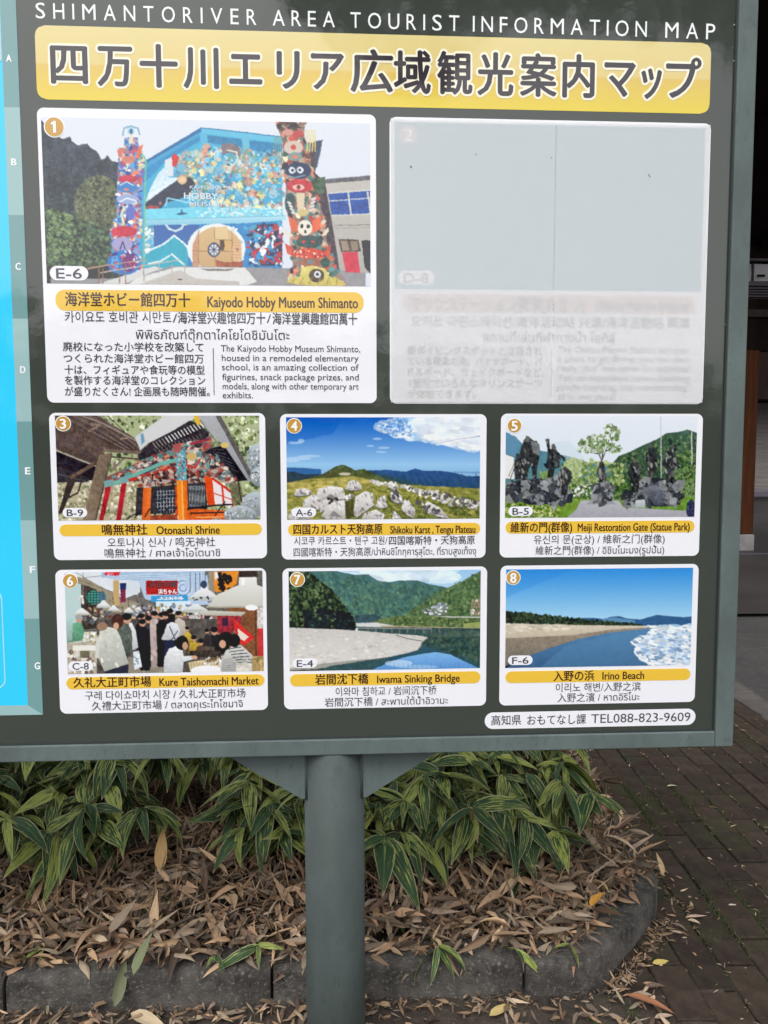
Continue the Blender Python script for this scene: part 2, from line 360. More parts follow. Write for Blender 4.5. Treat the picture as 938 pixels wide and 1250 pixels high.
    p.poly([(355, 700), (640, 700), (570, 975), (355, 975)], (72, 104, 166), (60, 120, 180)); p.line([(425, 690), (450, 725), (490, 740), (530, 725), (545, 695)], 13, (196, 218, 222)); p.ell(550, 690, 26, 14, (216, 222, 216))
    p.poly([(300, 890), (360, 850), (485, 765), (580, 850), (570, 975), (300, 975)], (64, 166, 188), n=.06)
    p.line([(330, 860), (420, 820), (485, 768), (540, 812), (580, 850)], 11, (224, 234, 234)); p.line([(320, 945), (400, 930), (470, 885), (550, 955)], 10, (222, 232, 230))
    for xx in (460, 545): p.line([(xx, 780), (xx, 960)], 2, (80, 130, 160))
    p.ell(752, 850, 186, 158, (224, 228, 228)); p.blobs([(600, 720), (900, 720), (930, 960), (580, 960)], 60, 6, 14, [(232, 234, 232), (196, 206, 210)], asp=1.6)
    p.ell(757, 855, 156, 142, (208, 178, 132), (196, 160, 118), seg=40)
    p.poly([(600, 830), (640, 740), (640, 975), (600, 960)], (198, 150, 118)); p.poly([(735, 715), (820, 710), (830, 790), (740, 795)], (216, 190, 144)); p.poly([(855, 800), (908, 810), (915, 930), (855, 930)], (216, 176, 136))
    p.rect(775, 795, 802, 862, (96, 76, 62)); p.rect(805, 800, 848, 865, (206, 170, 116))
    for a_ in ([(640, 735), (640, 975)], [(740, 712), (740, 792), (850, 798)], [(852, 740), (852, 930)], [(600, 865), (900, 870)], [(745, 870), (745, 970)]): p.line(a_, 3, (140, 108, 84))
    for k in range(6): p.line([(856, 812 + k * 19), (912, 815 + k * 19)], 2, (170, 130, 104)); p.line([(602, 815 + k * 24), (640, 815 + k * 24)], 2, (160, 120, 96))
    p.ell(737, 858, 41, 46, (76, 84, 108)); p.ell(737, 858, 30, 35, (214, 214, 214))
    for k in range(4): an = k * .785; p.line([(737 - 32 * math.cos(an), 858 - 36 * math.sin(an)), (737 + 32 * math.cos(an), 858 + 36 * math.sin(an))], 6, (84, 92, 112))
    p.poly([(750, 922), (800, 935), (925, 932), (915, 978), (752, 970)], (158, 92, 70)); p.ell(887, 853, 9, 11, (150, 120, 96))
    p.poly([(1010, 700), (1170, 690), (1170, 960), (1010, 960)], (58, 58, 84), n=.2, ns=20)
    p.blobs([(930, 720), (1170, 690), (1170, 960), (960, 960)], 170, 5, 16, [(60, 140, 196), (232, 236, 236), (60, 70, 100), (90, 170, 206), (186, 72, 84)], asp=1.8)
    p.poly([(300, 664), (700, 655), (1190, 640), (1195, 668), (940, 690), (300, 702)], (176, 218, 230), (130, 190, 212)); p.line([(300, 668), (1190, 642)], 4, (110, 170, 196))
    # ground
    p.poly([(-300, 1040), (200, 1040), (470, 960), (1700, 985), (1700, 1130), (-300, 1130)], (150, 148, 150), n=.06)
    p.poly([(180, 1085), (250, 1035), (500, 968), (935, 972), (1010, 1060), (900, 1100)], (216, 216, 214), n=.03); p.poly([(240, 1085), (520, 985), (620, 1040), (900, 1060), (900, 1110)], (190, 184, 178), n=.06)
    p.poly([(650, 978), (870, 978), (830, 992), (700, 992)], (128, 122, 120)); p.ell(520, 1046, 18, 4, (80, 76, 74)); p.poly([(0, 1075), (360, 960), (400, 975), (130, 1090)], (206, 208, 206))
    # right building
    p.f = B
    p.poly([(585, 175), (628, 168), (600, 300), (580, 330)], (76, 90, 110)); p.poly([(540, 180), (600, 180), (590, 330), (640, 380), (715, 815), (560, 820)], (84, 76, 82), n=.1)
    p.poly([(640, 372), (868, 346), (868, 830), (712, 812)], (192, 188, 180), (174, 170, 164), n=.03); p.poly([(636, 362), (868, 343), (868, 366), (640, 384)], (104, 104, 108))
    p.poly([(655, 432), (862, 416), (864, 534), (672, 542)], (58, 92, 160), n=.3, ns=6); p.line([(655, 432), (862, 416)], 6, (214, 212, 206)); p.line([(662, 470), (862, 456)], 5, (214, 212, 206)); p.line([(672, 542), (866, 534)], 6, (208, 206, 200))
    for x in (753, 850): p.line([(x, 425), (x + 16, 538)], 8, (214, 212, 206))
    p.line([(685, 592), (868, 588)], 4, (130, 124, 118)); p.line([(690, 606), (868, 602)], 3, (150, 146, 140))
    p.poly([(706, 658), (806, 662), (818, 722), (718, 722)], (96, 84, 78)); p.poly([(718, 668), (752, 668), (760, 716), (726, 716)], (156, 140, 124)); p.poly([(765, 670), (798, 670), (806, 716), (772, 716)], (150, 134, 116))
    p.poly([(722, 724), (800, 722), (814, 826), (742, 824)], (206, 72, 88)); p.poly([(820, 666), (868, 666), (868, 832), (836, 800)], (56, 54, 58), n=.3)
    # right totem
    col = [(395, 62), (540, 58), (535, 150), (560, 210), (570, 300), (600, 380), (608, 480), (640, 560), (650, 690), (690, 790), (745, 885), (560, 892), (450, 872), (480, 790), (465, 700), (470, 600), (440, 500), (445, 400), (430, 300), (430, 180), (400, 100)]
    p.poly(col, (150, 128, 118), n=.2)
    p.blobs(col, 420, 5, 15, [(206, 180, 156), (186, 84, 76), (64, 62, 74), (90, 140, 140), (226, 214, 180), (120, 90, 84), (216, 130, 100), (86, 110, 96)], asp=1.5)
    p.blobs([(388, 60), (540, 55), (520, 110), (420, 120)], 60, 5, 12, [(98, 78, 72), (150, 128, 116), (70, 60, 62)], asp=2, rot=.2)
    for k in range(4): p.line([(545 + k * 13, 118), (555 + k * 12, 170), (548 + k * 14, 225)], 6, (222, 202, 130)); p.line([(390 + k * 11, 150), (384 + k * 11, 200), (400 + k * 9, 265)], 5, (120, 152, 146))
    p.ell(482, 205, 48, 34, (206, 190, 178)); p.ell(482, 203, 14, 14, (206, 92, 80)); p.ell(455, 130, 28, 16, (206, 150, 140)); p.ell(505, 140, 30, 18, (190, 90, 90)); p.ell(490, 250, 36, 22, (132, 152, 152)); p.ell(490, 252, 14, 10, (210, 130, 100))
    p.ell(506, 320, 66, 42, (58, 74, 98)); p.ell(475, 318, 17, 17, (218, 222, 226)); p.ell(516, 316, 17, 17, (218, 222, 226)); p.ell(477, 318, 7, 7, (50, 60, 80)); p.ell(514, 316, 7, 7, (50, 60, 80)); p.line([(450, 345), (490, 355), (540, 342)], 6, (140, 160, 176))
    p.ell(512, 395, 66, 34, (196, 76, 80)); p.ell(508, 402, 30, 14, (226, 190, 180)); p.ell(508, 402, 10, 11, (150, 40, 44)); p.poly([(570, 360), (640, 350), (635, 430), (590, 440)], (78, 98, 80), n=.3)
    p.poly([(496, 430), (540, 430), (532, 540), (505, 540)], (216, 202, 172)); p.ell(530, 528, 26, 18, (206, 186, 130)); p.ell(465, 480, 26, 50, (70, 96, 96))
    for k in range(4): p.ell(462 + k * 7, 480 + k * 16, 13, 6, (222, 214, 206), rot=.5); p.ell(582 - k * 3, 460 + k * 18, 15, 7, (220, 206, 204), rot=-.4)
    p.poly([(455, 545), (500, 570), (515, 630), (470, 615)], (222, 112, 82)); p.poly([(622, 540), (575, 570), (575, 632), (612, 610)], (222, 112, 82)); p.ell(540, 603, 36, 38, (230, 224, 208))
    p.ell(524, 596, 9, 10, (56, 44, 42)); p.ell(556, 596, 9, 10, (56, 44, 42)); p.ell(541, 622, 6, 8, (56, 44, 42)); p.poly([(436, 610), (480, 640), (478, 652), (440, 636)], (224, 214, 196)); p.poly([(655, 600), (618, 645), (640, 640), (658, 620)], (224, 214, 196))
    p.ell(562, 672, 66, 32, (70, 88, 88)); p.ell(533, 672, 10, 7, (196, 80, 72)); p.ell(580, 672, 10, 7, (196, 80, 72)); p.poly([(440, 680), (480, 700), (490, 750), (450, 730)], (206, 92, 78)); p.poly([(668, 680), (640, 720), (650, 760), (664, 740)], (206, 92, 78))
    p.ell(562, 732, 88, 26, (204, 82, 70), seg=24); p.blobs([(480, 715), (650, 715), (650, 750), (480, 750)], 34, 3, 7, [(234, 214, 190), (120, 50, 48)]); p.ell(570, 775, 60, 22, (156, 104, 88)); p.ell(566, 772, 14, 10, (110, 140, 150)); p.ell(640, 775, 24, 26, (62, 90, 82))
    p.poly([(445, 872), (470, 850), (515, 845), (520, 800), (570, 790), (640, 805), (660, 845), (700, 852), (748, 888), (600, 895), (520, 888)], (218, 206, 124), (196, 180, 100), n=.12)
    p.ell(597, 840, 38, 34, (88, 76, 66)); p.ell(601, 834, 17, 17, (226, 226, 220)); p.ell(601, 834, 8, 8, (50, 60, 80))
    for k in range(6): p.line([(470 + k * 45, 885), (490 + k * 42, 850)], 4, (150, 130, 70))
    # left totem
    p.f = A
    colL = [(500, 110), (580, 110), (575, 200), (600, 250), (600, 400), (590, 520), (600, 640), (580, 760), (590, 890), (420, 895), (440, 760), (420, 690), (460, 600), (460, 480), (470, 300), (470, 230)]
    p.poly(colL, (136, 150, 186), n=.2)
    p.blobs(colL, 460, 4, 13, [(72, 128, 196), (196, 84, 96), (222, 224, 230), (120, 96, 150), (90, 160, 200), (60, 80, 140), (226, 206, 170), (212, 120, 100)], asp=1.5)
    p.rect(480, 95, 600, 170, (218, 223, 231)); p.line([(492, 160), (500, 120), (535, 108), (575, 120), (585, 155)], 9, (130, 170, 190)); p.ell(537, 135, 20, 22, (176, 206, 218)); p.ell(538, 137, 10, 15, (56, 120, 160)); p.line([(538, 155), (538, 200)], 22, (214, 214, 196))
    p.rect(440, 170, 500, 225, (218, 223, 231)); p.poly([(560, 280), (575, 225), (605, 205), (590, 260), (580, 285)], (216, 120, 96)); p.poly([(462, 240), (490, 225), (490, 280), (468, 275)], (206, 120, 110))
    p.ell(525, 290, 38, 22, (200, 130, 116)); p.ell(520, 395, 52, 22, (196, 70, 88)); p.ell(515, 440, 55, 30, (70, 130, 190)); p.ell(512, 452, 16, 7, (214, 130, 110)); p.line([(478, 430), (515, 410), (550, 430)], 6, (216, 226, 232))
    p.ell(518, 505, 62, 26, (150, 170, 206)); p.line([(475, 520), (515, 500), (565, 515)], 8, (226, 230, 236)); p.line([(500, 545), (485, 590), (500, 640)], 12, (214, 216, 180)); p.ell(535, 580, 24, 40, (104, 116, 190))
    p.ell(500, 680, 72, 30, (192, 66, 84)); p.ell(490, 750, 56, 40, (164, 156, 196)); p.line([(478, 780), (492, 735), (508, 780)], 6, (60, 60, 100)); p.ell(500, 850, 92, 68, (66, 122, 190)); p.ell(530, 845, 42, 56, (122, 66, 120)); p.ell(450, 850, 20, 44, (96, 160, 214))
    p.blobs([(420, 790), (580, 790), (590, 890), (420, 890)], 36, 3, 8, [(214, 220, 230), (50, 70, 140), (180, 80, 110)], asp=2)
    p.line([(575, 300), (600, 262), (618, 290), (606, 880)], 9, (118, 186, 160)); p.line([(585, 330), (612, 320)], 5, (118, 186, 160)); p.line([(606, 870), (608, 950)], 5, (150, 140, 130))
    p.line([(300, 885), (460, 855), (620, 835)], 6, (176, 150, 130)); p.line([(370, 905), (520, 880), (800, 835)], 6, (190, 180, 168))
    for x in (362, 385, 475, 508, 692, 760, 830): p.line([(x, 860 if x > 500 else 880), (x, 962 if x < 520 else 905)], 6, (150, 116, 92) if x < 520 else (170, 168, 164))
    p.soft = 2; p.warp = .4; return p

def pic_shrine():
    p = Pic([(66.7, 506.5), (315.9, 508), (71.9, 634.8), (318.9, 634.8)], 1.35, 2); p.f = (50, 495, 3.291)
    p.rect(0, 0, 938, 500, (168, 176, 138)); al = [(40, 30), (900, 30), (900, 470), (40, 470)]
    p.blobs(al, 1700, 3, 11, [(120, 138, 84), (196, 204, 160), (92, 108, 70), (220, 226, 196), (150, 160, 110), (70, 84, 60)])
    p.rect(60, 300, 420, 470, (176, 166, 138), n=.15); p.blobs([(60, 300), (430, 300), (430, 470), (60, 470)], 500, 3, 9, [(206, 198, 176), (140, 132, 104), (120, 130, 92), (224, 216, 196)])
    p.poly([(0, 0), (160, 0), (440, 168), (405, 185), (300, 190), (60, 118)], (98, 84, 80), (84, 70, 66), n=.1)
    for k in range(9): p.line([(60 + k * 26, 40), (330 + k * 9, 178 - k * 1)], 2.5, (128, 112, 104) if k % 2 else (70, 58, 58))
    p.line([(150, 38), (240, 68), (432, 166)], 6, (146, 132, 124)); p.line([(190, 105), (240, 80), (200, 75)], 8, (136, 118, 106)); p.line([(320, 135), (350, 130)], 8, (140, 122, 110))
    p.poly([(60, 112), (262, 168), (244, 250), (62, 176)], (96, 82, 78), (78, 66, 64), n=.12); p.line([(60, 180), (242, 252)], 5, (168, 156, 146)); p.poly([(58, 182), (240, 254), (215, 300), (64, 308)], (46, 42, 48), n=.2)
    p.poly([(58, 240), (200, 290), (190, 308), (64, 308)], (60, 56, 62)); p.line([(70, 275), (190, 306)], 3, (96, 92, 96))
    p.line([(256, 180), (395, 190), (395, 230)], 13, (116, 100, 90)); p.line([(270, 205), (390, 215)], 7, (90, 76, 70)); p.line([(300, 225), (290, 260), (330, 215)], 9, (130, 116, 104)); p.line([(250, 300), (400, 230)], 12, (112, 96, 88))
    p.poly([(234, 198), (288, 190), (222, 470), (166, 470)], (138, 120, 102), (112, 98, 84), n=.1, horiz=True); p.line([(286, 195), (220, 460)], 6, (88, 76, 68))
    p.poly([(112, 290), (142, 300), (88, 430), (70, 435)], (66, 58, 56)); p.line([(90, 380), (150, 350), (165, 300)], 7, (60, 54, 54)); p.line([(120, 290), (215, 235)], 14, (110, 88, 78))
    # main roof
    p.poly([(378, 128), (470, 60), (500, 40), (625, 40), (440, 142), (400, 182)], (200, 202, 204)); p.poly([(410, 112), (500, 40), (640, 40), (520, 108), (438, 150)], (206, 206, 206)); p.poly([(400, 115), (412, 112), (418, 145), (405, 160)], (110, 150, 180))
    p.poly([(436, 150), (520, 108), (600, 60), (640, 80), (676, 110), (672, 140), (540, 165), (400, 228), (390, 200)], (56, 52, 58))
    for k in range(17): x = 450 + k * 12.5; y = 150 - k * 5.6; p.line([(x, y), (x + 16, y + 22)], 4, (222, 222, 222) if k > 3 else (150, 140, 136))
    for k in range(14): x = 455 + k * 14; y = 175 - k * 4.6; p.line([(x, y), (x + 10, y + 14)], 3, (120, 112, 112))
    p.poly([(610, 40), (705, 40), (845, 290), (838, 306), (800, 300), (740, 168)], (172, 172, 176), (150, 152, 156), n=.05); p.poly([(700, 40), (722, 40), (850, 280), (842, 300)], (96, 92, 92)); p.line([(640, 60), (822, 300)], 4, (110, 108, 112))
    p.poly([(640, 180), (735, 160), (830, 300), (780, 306), (700, 225)], (44, 42, 48), n=.2); p.poly([(612, 42), (632, 42), (642, 72), (628, 82)], (222, 176, 60)); p.ell(738, 160, 16, 11, (214, 184, 110))
    for k in range(7): p.line([(680 + k * 4, 170 + k * 8), (720 + k * 12, 160 + k * 18)], 2, (92, 88, 92))
    # carvings
    cv = [(255, 300), (330, 262), (420, 215), (540, 165), (672, 130), (690, 168), (620, 205), (560, 240), (460, 300), (350, 300)]
    p.poly(cv, (104, 92, 96)); p.blobs(cv, 420, 3, 9, [(150, 72, 72), (92, 142, 138), (190, 182, 174), (70, 62, 70), (128, 108, 108), (196, 120, 90)], asp=1.8, rot=-.4)
    p.line([(285, 318), (480, 235), (560, 215)], 15, (112, 172, 160)); p.line([(355, 300), (530, 250)], 13, (186, 60, 56)); p.line([(600, 155), (680, 135)], 10, (150, 60, 76))
    c2 = [(560, 205), (640, 185), (700, 200), (790, 300), (765, 325), (700, 290), (640, 290), (590, 260)]
    p.poly(c2, (92, 84, 90)); p.blobs(c2, 320, 3, 9, [(168, 150, 140), (60, 56, 62), (104, 140, 140), (212, 200, 184), (156, 80, 70)], asp=1.5); p.ell(605, 205, 22, 16, (196, 170, 110)); p.line([(585, 240), (620, 250), (640, 215)], 8, (190, 60, 60))
    c3 = [(400, 290), (540, 250), (640, 270), (650, 310), (560, 310), (400, 330)]
    p.poly(c3, (92, 66, 62)); p.blobs(c3, 170, 3, 8, [(150, 70, 56), (56, 52, 56), (180, 160, 150)], asp=2)
    p.poly([(385, 330), (660, 308), (670, 420), (380, 440)], (60, 56, 60), n=.2)
    p.rect(462, 335, 540, 432, (40, 46, 58))
    for k in range(6): p.line([(470 + k * 12, 338), (470 + k * 12, 430)], 2, (190, 190, 190)); p.line([(464, 345 + k * 15), (538, 341 + k * 15)], 2, (170, 170, 170))
    p.rect(590, 318, 660, 408, (52, 56, 62))
    for k in range(11): p.line([(595 + k * 6, 322), (599 + k * 6, 404)], 2, (180, 184, 186))
    p.line([(588, 345), (662, 342)], 4, (60, 60, 60)); p.poly([(540, 320), (556, 318), (556, 440), (540, 440)], (196, 80, 48))
    # pillars
    for q in ([(262, 315), (288, 310), (252, 465), (234, 465)], [(326, 300), (348, 296), (322, 465), (302, 465)]): p.poly(q, (178, 48, 58), (150, 40, 50)); p.line([q[0], q[1]], 26, (120, 160, 160))
    p.poly([(416, 285), (446, 280), (444, 335), (412, 335)], (130, 120, 120)); p.blobs([(412, 285), (446, 280), (444, 335), (412, 335)], 40, 2, 5, [(200, 100, 80), (90, 150, 150), (220, 210, 200)])
    p.poly([(412, 330), (444, 330), (438, 465), (406, 465)], (206, 92, 44), (232, 122, 60), horiz=True)
    p.poly([(543, 180), (582, 176), (586, 302), (546, 302)], (104, 160, 172)); p.blobs([(543, 180), (582, 176), (586, 302), (546, 302)], 60, 2, 6, [(160, 200, 206), (70, 110, 130), (190, 110, 90)]); p.poly([(528, 160), (560, 150), (565, 180), (540, 190)], (170, 90, 90))
    p.poly([(546, 300), (587, 300), (593, 465), (553, 465)], (244, 148, 52), (214, 96, 40), horiz=True); p.line([(566, 302), (572, 460)], 7, (250, 176, 90))
    p.poly([(655, 280), (688, 292), (702, 405), (672, 400)], (226, 84, 44), (206, 70, 40)); p.poly([(688, 292), (775, 355), (772, 405), (700, 402)], (226, 220, 222)); p.line([(688, 292), (775, 355)], 9, (200, 56, 46)); p.line([(728, 325), (735, 402)], 8, (206, 66, 50)); p.line([(768, 350), (770, 405)], 7, (200, 60, 48)); p.line([(690, 350), (770, 378)], 4, (200, 70, 60))
    p.poly([(590, 412), (745, 420), (745, 465), (594, 465)], (214, 98, 46), n=.1); p.line([(590, 415), (700, 400), (800, 395)], 7, (40, 38, 42)); p.line([(600, 432), (740, 428)], 6, (44, 40, 44)); p.line([(620, 448), (740, 446)], 4, (240, 170, 100)); p.line([(740, 385), (700, 440)], 5, (50, 46, 50))
    for k in range(5): p.line([(380 + k * 38, 450 - k * 4), (402 + k * 36, 415 - k * 2)], 5, (40, 38, 44))
    p.line([(345, 455), (405, 420)], 5, (44, 42, 46)); p.line([(440, 455), (545, 440)], 5, (90, 50, 40)); p.poly([(440, 440), (550, 436), (550, 465), (440, 465)], (150, 70, 50), n=.3)
    p.poly([(755, 310), (800, 310), (815, 370), (790, 400), (772, 400)], (110, 110, 84), n=.3); p.line([(792, 305), (806, 390)], 5, (60, 54, 50))
    for q in ((868, 215, 42, 62), (880, 285, 40, 40), (865, 395, 60, 50), (800, 440, 66, 38), (710, 462, 20, 10)):
        p.ell(*q, (186, 196, 204), (130, 138, 144), seg=26); p.ell(q[0] + 4, q[1] + 6, q[2] * .8, q[3] * .7, (168, 178, 184), (128, 134, 138), seg=26)
        p.blobs([(q[0] - q[2], q[1] - q[3] * .5), (q[0] + q[2] * .7, q[1] - q[3] * .7), (q[0] + q[2], q[1] + q[3] * .6), (q[0] - q[2] * .6, q[1] + q[3] * .7)], 70, 1.5, 4, [(206, 212, 214), (104, 112, 118), (150, 160, 150)], asp=2)
    return p

def pic_karst():
    p = Pic([(348.5, 509.4), (586.3, 509.4), (351.7, 634), (586, 633.2)], 1.35, 3); p.f = (335, 495, 3.474)
    p.rect(30, 30, 900, 290, (26, 92, 186), (176, 214, 238)); p.rect(30, 245, 900, 300, (150, 196, 230), (132, 176, 214))
    p.poly([(30, 40), (300, 40), (250, 120), (30, 170)], (20, 84, 180), a=.35)
    p.blobs([(430, 90), (520, 50), (880, 45), (880, 180), (700, 160), (600, 150), (480, 125)], 700, 3, 13, [(222, 232, 242), (196, 214, 234), (238, 242, 246), (150, 186, 224)], asp=2.2, rot=.15, a=.6)
    p.blobs([(600, 60), (880, 50), (880, 190), (760, 170), (640, 140)], 420, 5, 18, [(232, 238, 244), (214, 224, 238)], asp=2.4, rot=.1, a=.55)
    p.blobs([(420, 80), (560, 50), (600, 130), (500, 130)], 160, 2, 6, [(60, 120, 200), (90, 146, 212)], asp=1.4, a=.5)
    p.line([(675, 165), (770, 145), (870, 130)], 4, (110, 120, 150), a=.8); p.poly([(680, 160), (870, 118), (872, 128), (690, 170)], (246, 246, 248), a=.5)
    for q in ((90, 158, 30, 6), (115, 150, 14, 8), (465, 180, 26, 5), (455, 197, 24, 4), (437, 142, 20, 5), (408, 172, 16, 4), (100, 225, 60, 7), (150, 215, 50, 5), (80, 235, 30, 6)): p.ell(*q, (190, 214, 238), a=.6)
    p.poly([(40, 262), (120, 264), (200, 270), (200, 300), (40, 300)], (62, 104, 158)); p.poly([(40, 285), (80, 280), (130, 292), (190, 290), (190, 330), (40, 330)], (56, 72, 84))
    p.poly([(400, 275), (480, 272), (560, 280), (598, 266), (630, 276), (700, 276), (760, 284), (820, 300), (880, 305), (880, 355), (400, 355)], (56, 88, 142), (52, 80, 108), n=.15, ns=10)
    for k in range(16): x = 430 + k * 28; p.line([(x, 285 + (k % 3) * 5), (x + 22, 320), (x + 28, 342)], 4, (44, 70, 112), a=.55)
    p.line([(760, 282), (880, 285)], 6, (110, 150, 196))
    p.poly([(330, 280), (400, 275), (470, 292), (540, 310), (620, 335), (620, 355), (330, 340)], (58, 84, 96), n=.15)
    p.poly([(60, 335), (110, 318), (150, 308), (210, 288), (262, 258), (290, 250), (320, 262), (345, 275), (380, 268), (420, 290), (470, 310), (560, 335), (560, 360), (60, 360)], (74, 84, 56), (96, 104, 64), n=.2, ns=9)
    p.ell(300, 290, 26, 6, (196, 186, 160)); p.poly([(160, 312), (200, 292), (290, 262), (260, 300)], (92, 88, 60), a=.6)
    p.poly([(40, 330), (140, 312), (250, 306), (330, 298), (400, 315), (480, 328), (620, 340), (880, 352), (880, 500), (40, 500)], (156, 150, 82), (120, 122, 62), n=.14, ns=16)
    gr = [(45, 330), (330, 302), (480, 330), (880, 355), (880, 490), (45, 490)]
    p.blobs(gr, 1100, 2, 7, [(126, 130, 66), (178, 166, 96), (98, 108, 54), (146, 148, 74)], asp=2.4, rot=.1, a=.7)
    p.blobs([(45, 330), (330, 302), (440, 322), (300, 350), (45, 370)], 200, 2, 7, [(196, 178, 104), (178, 166, 96)], asp=2.6, rot=0, a=.6)
    p.blobs([(300, 380), (870, 390), (870, 490), (300, 490)], 260, 3, 8, [(74, 84, 44), (90, 100, 54)], asp=2, a=.7)
    def rock(pts, sh=1):
        P = np.array(pts, float); p.poly(P + [0, 3], (64, 60, 56)); p.poly(P, (232, 230, 228), (176, 172, 168), n=.12, ns=6); c = P.mean(0)
        p.poly([P[-1] * .6 + c * .4, c, P[-2] * .8 + c * .2], (110, 106, 108), a=.7); p.blobs(P, int(12 * sh), 2, 5, [(120, 114, 114), (244, 242, 240), (150, 146, 144)], asp=2.2, rot=1.2, a=.7)
    for q in ([(82, 380), (95, 355), (130, 350), (160, 360), (150, 378), (110, 385)], [(300, 355), (318, 320), (345, 316), (372, 340), (370, 355), (330, 362)], [(175, 385), (190, 352), (240, 340), (290, 348), (300, 375), (280, 400), (200, 405)],
              [(120, 440), (125, 400), (165, 375), (192, 392), (190, 440), (150, 452)], [(196, 455), (190, 410), (225, 395), (300, 385), (335, 372), (310, 400), (250, 420)], [(200, 470), (225, 425), (262, 405), (300, 400), (302, 482), (220, 482)], [(335, 455), (345, 385), (385, 362), (418, 372), (425, 420), (385, 450), (350, 475)],
              [(370, 480), (385, 455), (430, 440), (470, 460), (462, 482)], [(428, 425), (450, 388), (470, 380), (480, 430), (450, 438)], [(495, 400), (492, 368), (515, 356), (540, 385), (548, 410), (520, 415)], [(540, 440), (545, 405), (570, 402), (598, 440), (592, 478), (565, 465)],
              [(500, 480), (505, 445), (530, 465), (540, 480)], [(630, 430), (650, 405), (700, 430), (742, 478), (690, 470)], [(60, 470), (75, 440), (110, 430), (150, 450), (150, 480), (60, 482)], [(480, 345), (500, 330), (530, 345), (510, 358)], [(270, 400), (300, 380), (340, 378), (330, 395)]): rock(q)
    p.blobs([(400, 318), (520, 330), (600, 355), (700, 390), (690, 370), (560, 345), (420, 330)], 70, 3, 9, [(226, 224, 220), (180, 176, 172)], asp=1.3, shape='r'); p.blobs([(560, 345), (700, 365), (860, 400), (870, 440), (760, 420), (600, 375)], 110, 3, 10, [(222, 220, 216), (170, 166, 162), (96, 92, 90)], asp=1.4, shape='r')
    p.blobs([(600, 400), (700, 440), (690, 470), (610, 430)], 24, 3, 9, [(196, 192, 190), (90, 86, 86)], asp=1.4, shape='r'); p.blobs([(490, 360), (530, 360), (520, 400), (500, 400)], 12, 3, 7, [(96, 92, 96)], asp=2, rot=1.3)
    p.poly([(300, 410), (335, 400), (340, 470), (305, 482)], (80, 78, 50), n=.3); p.blobs([(225, 395), (275, 390), (260, 415), (235, 412)], 10, 3, 8, [(70, 66, 64)])
    return p

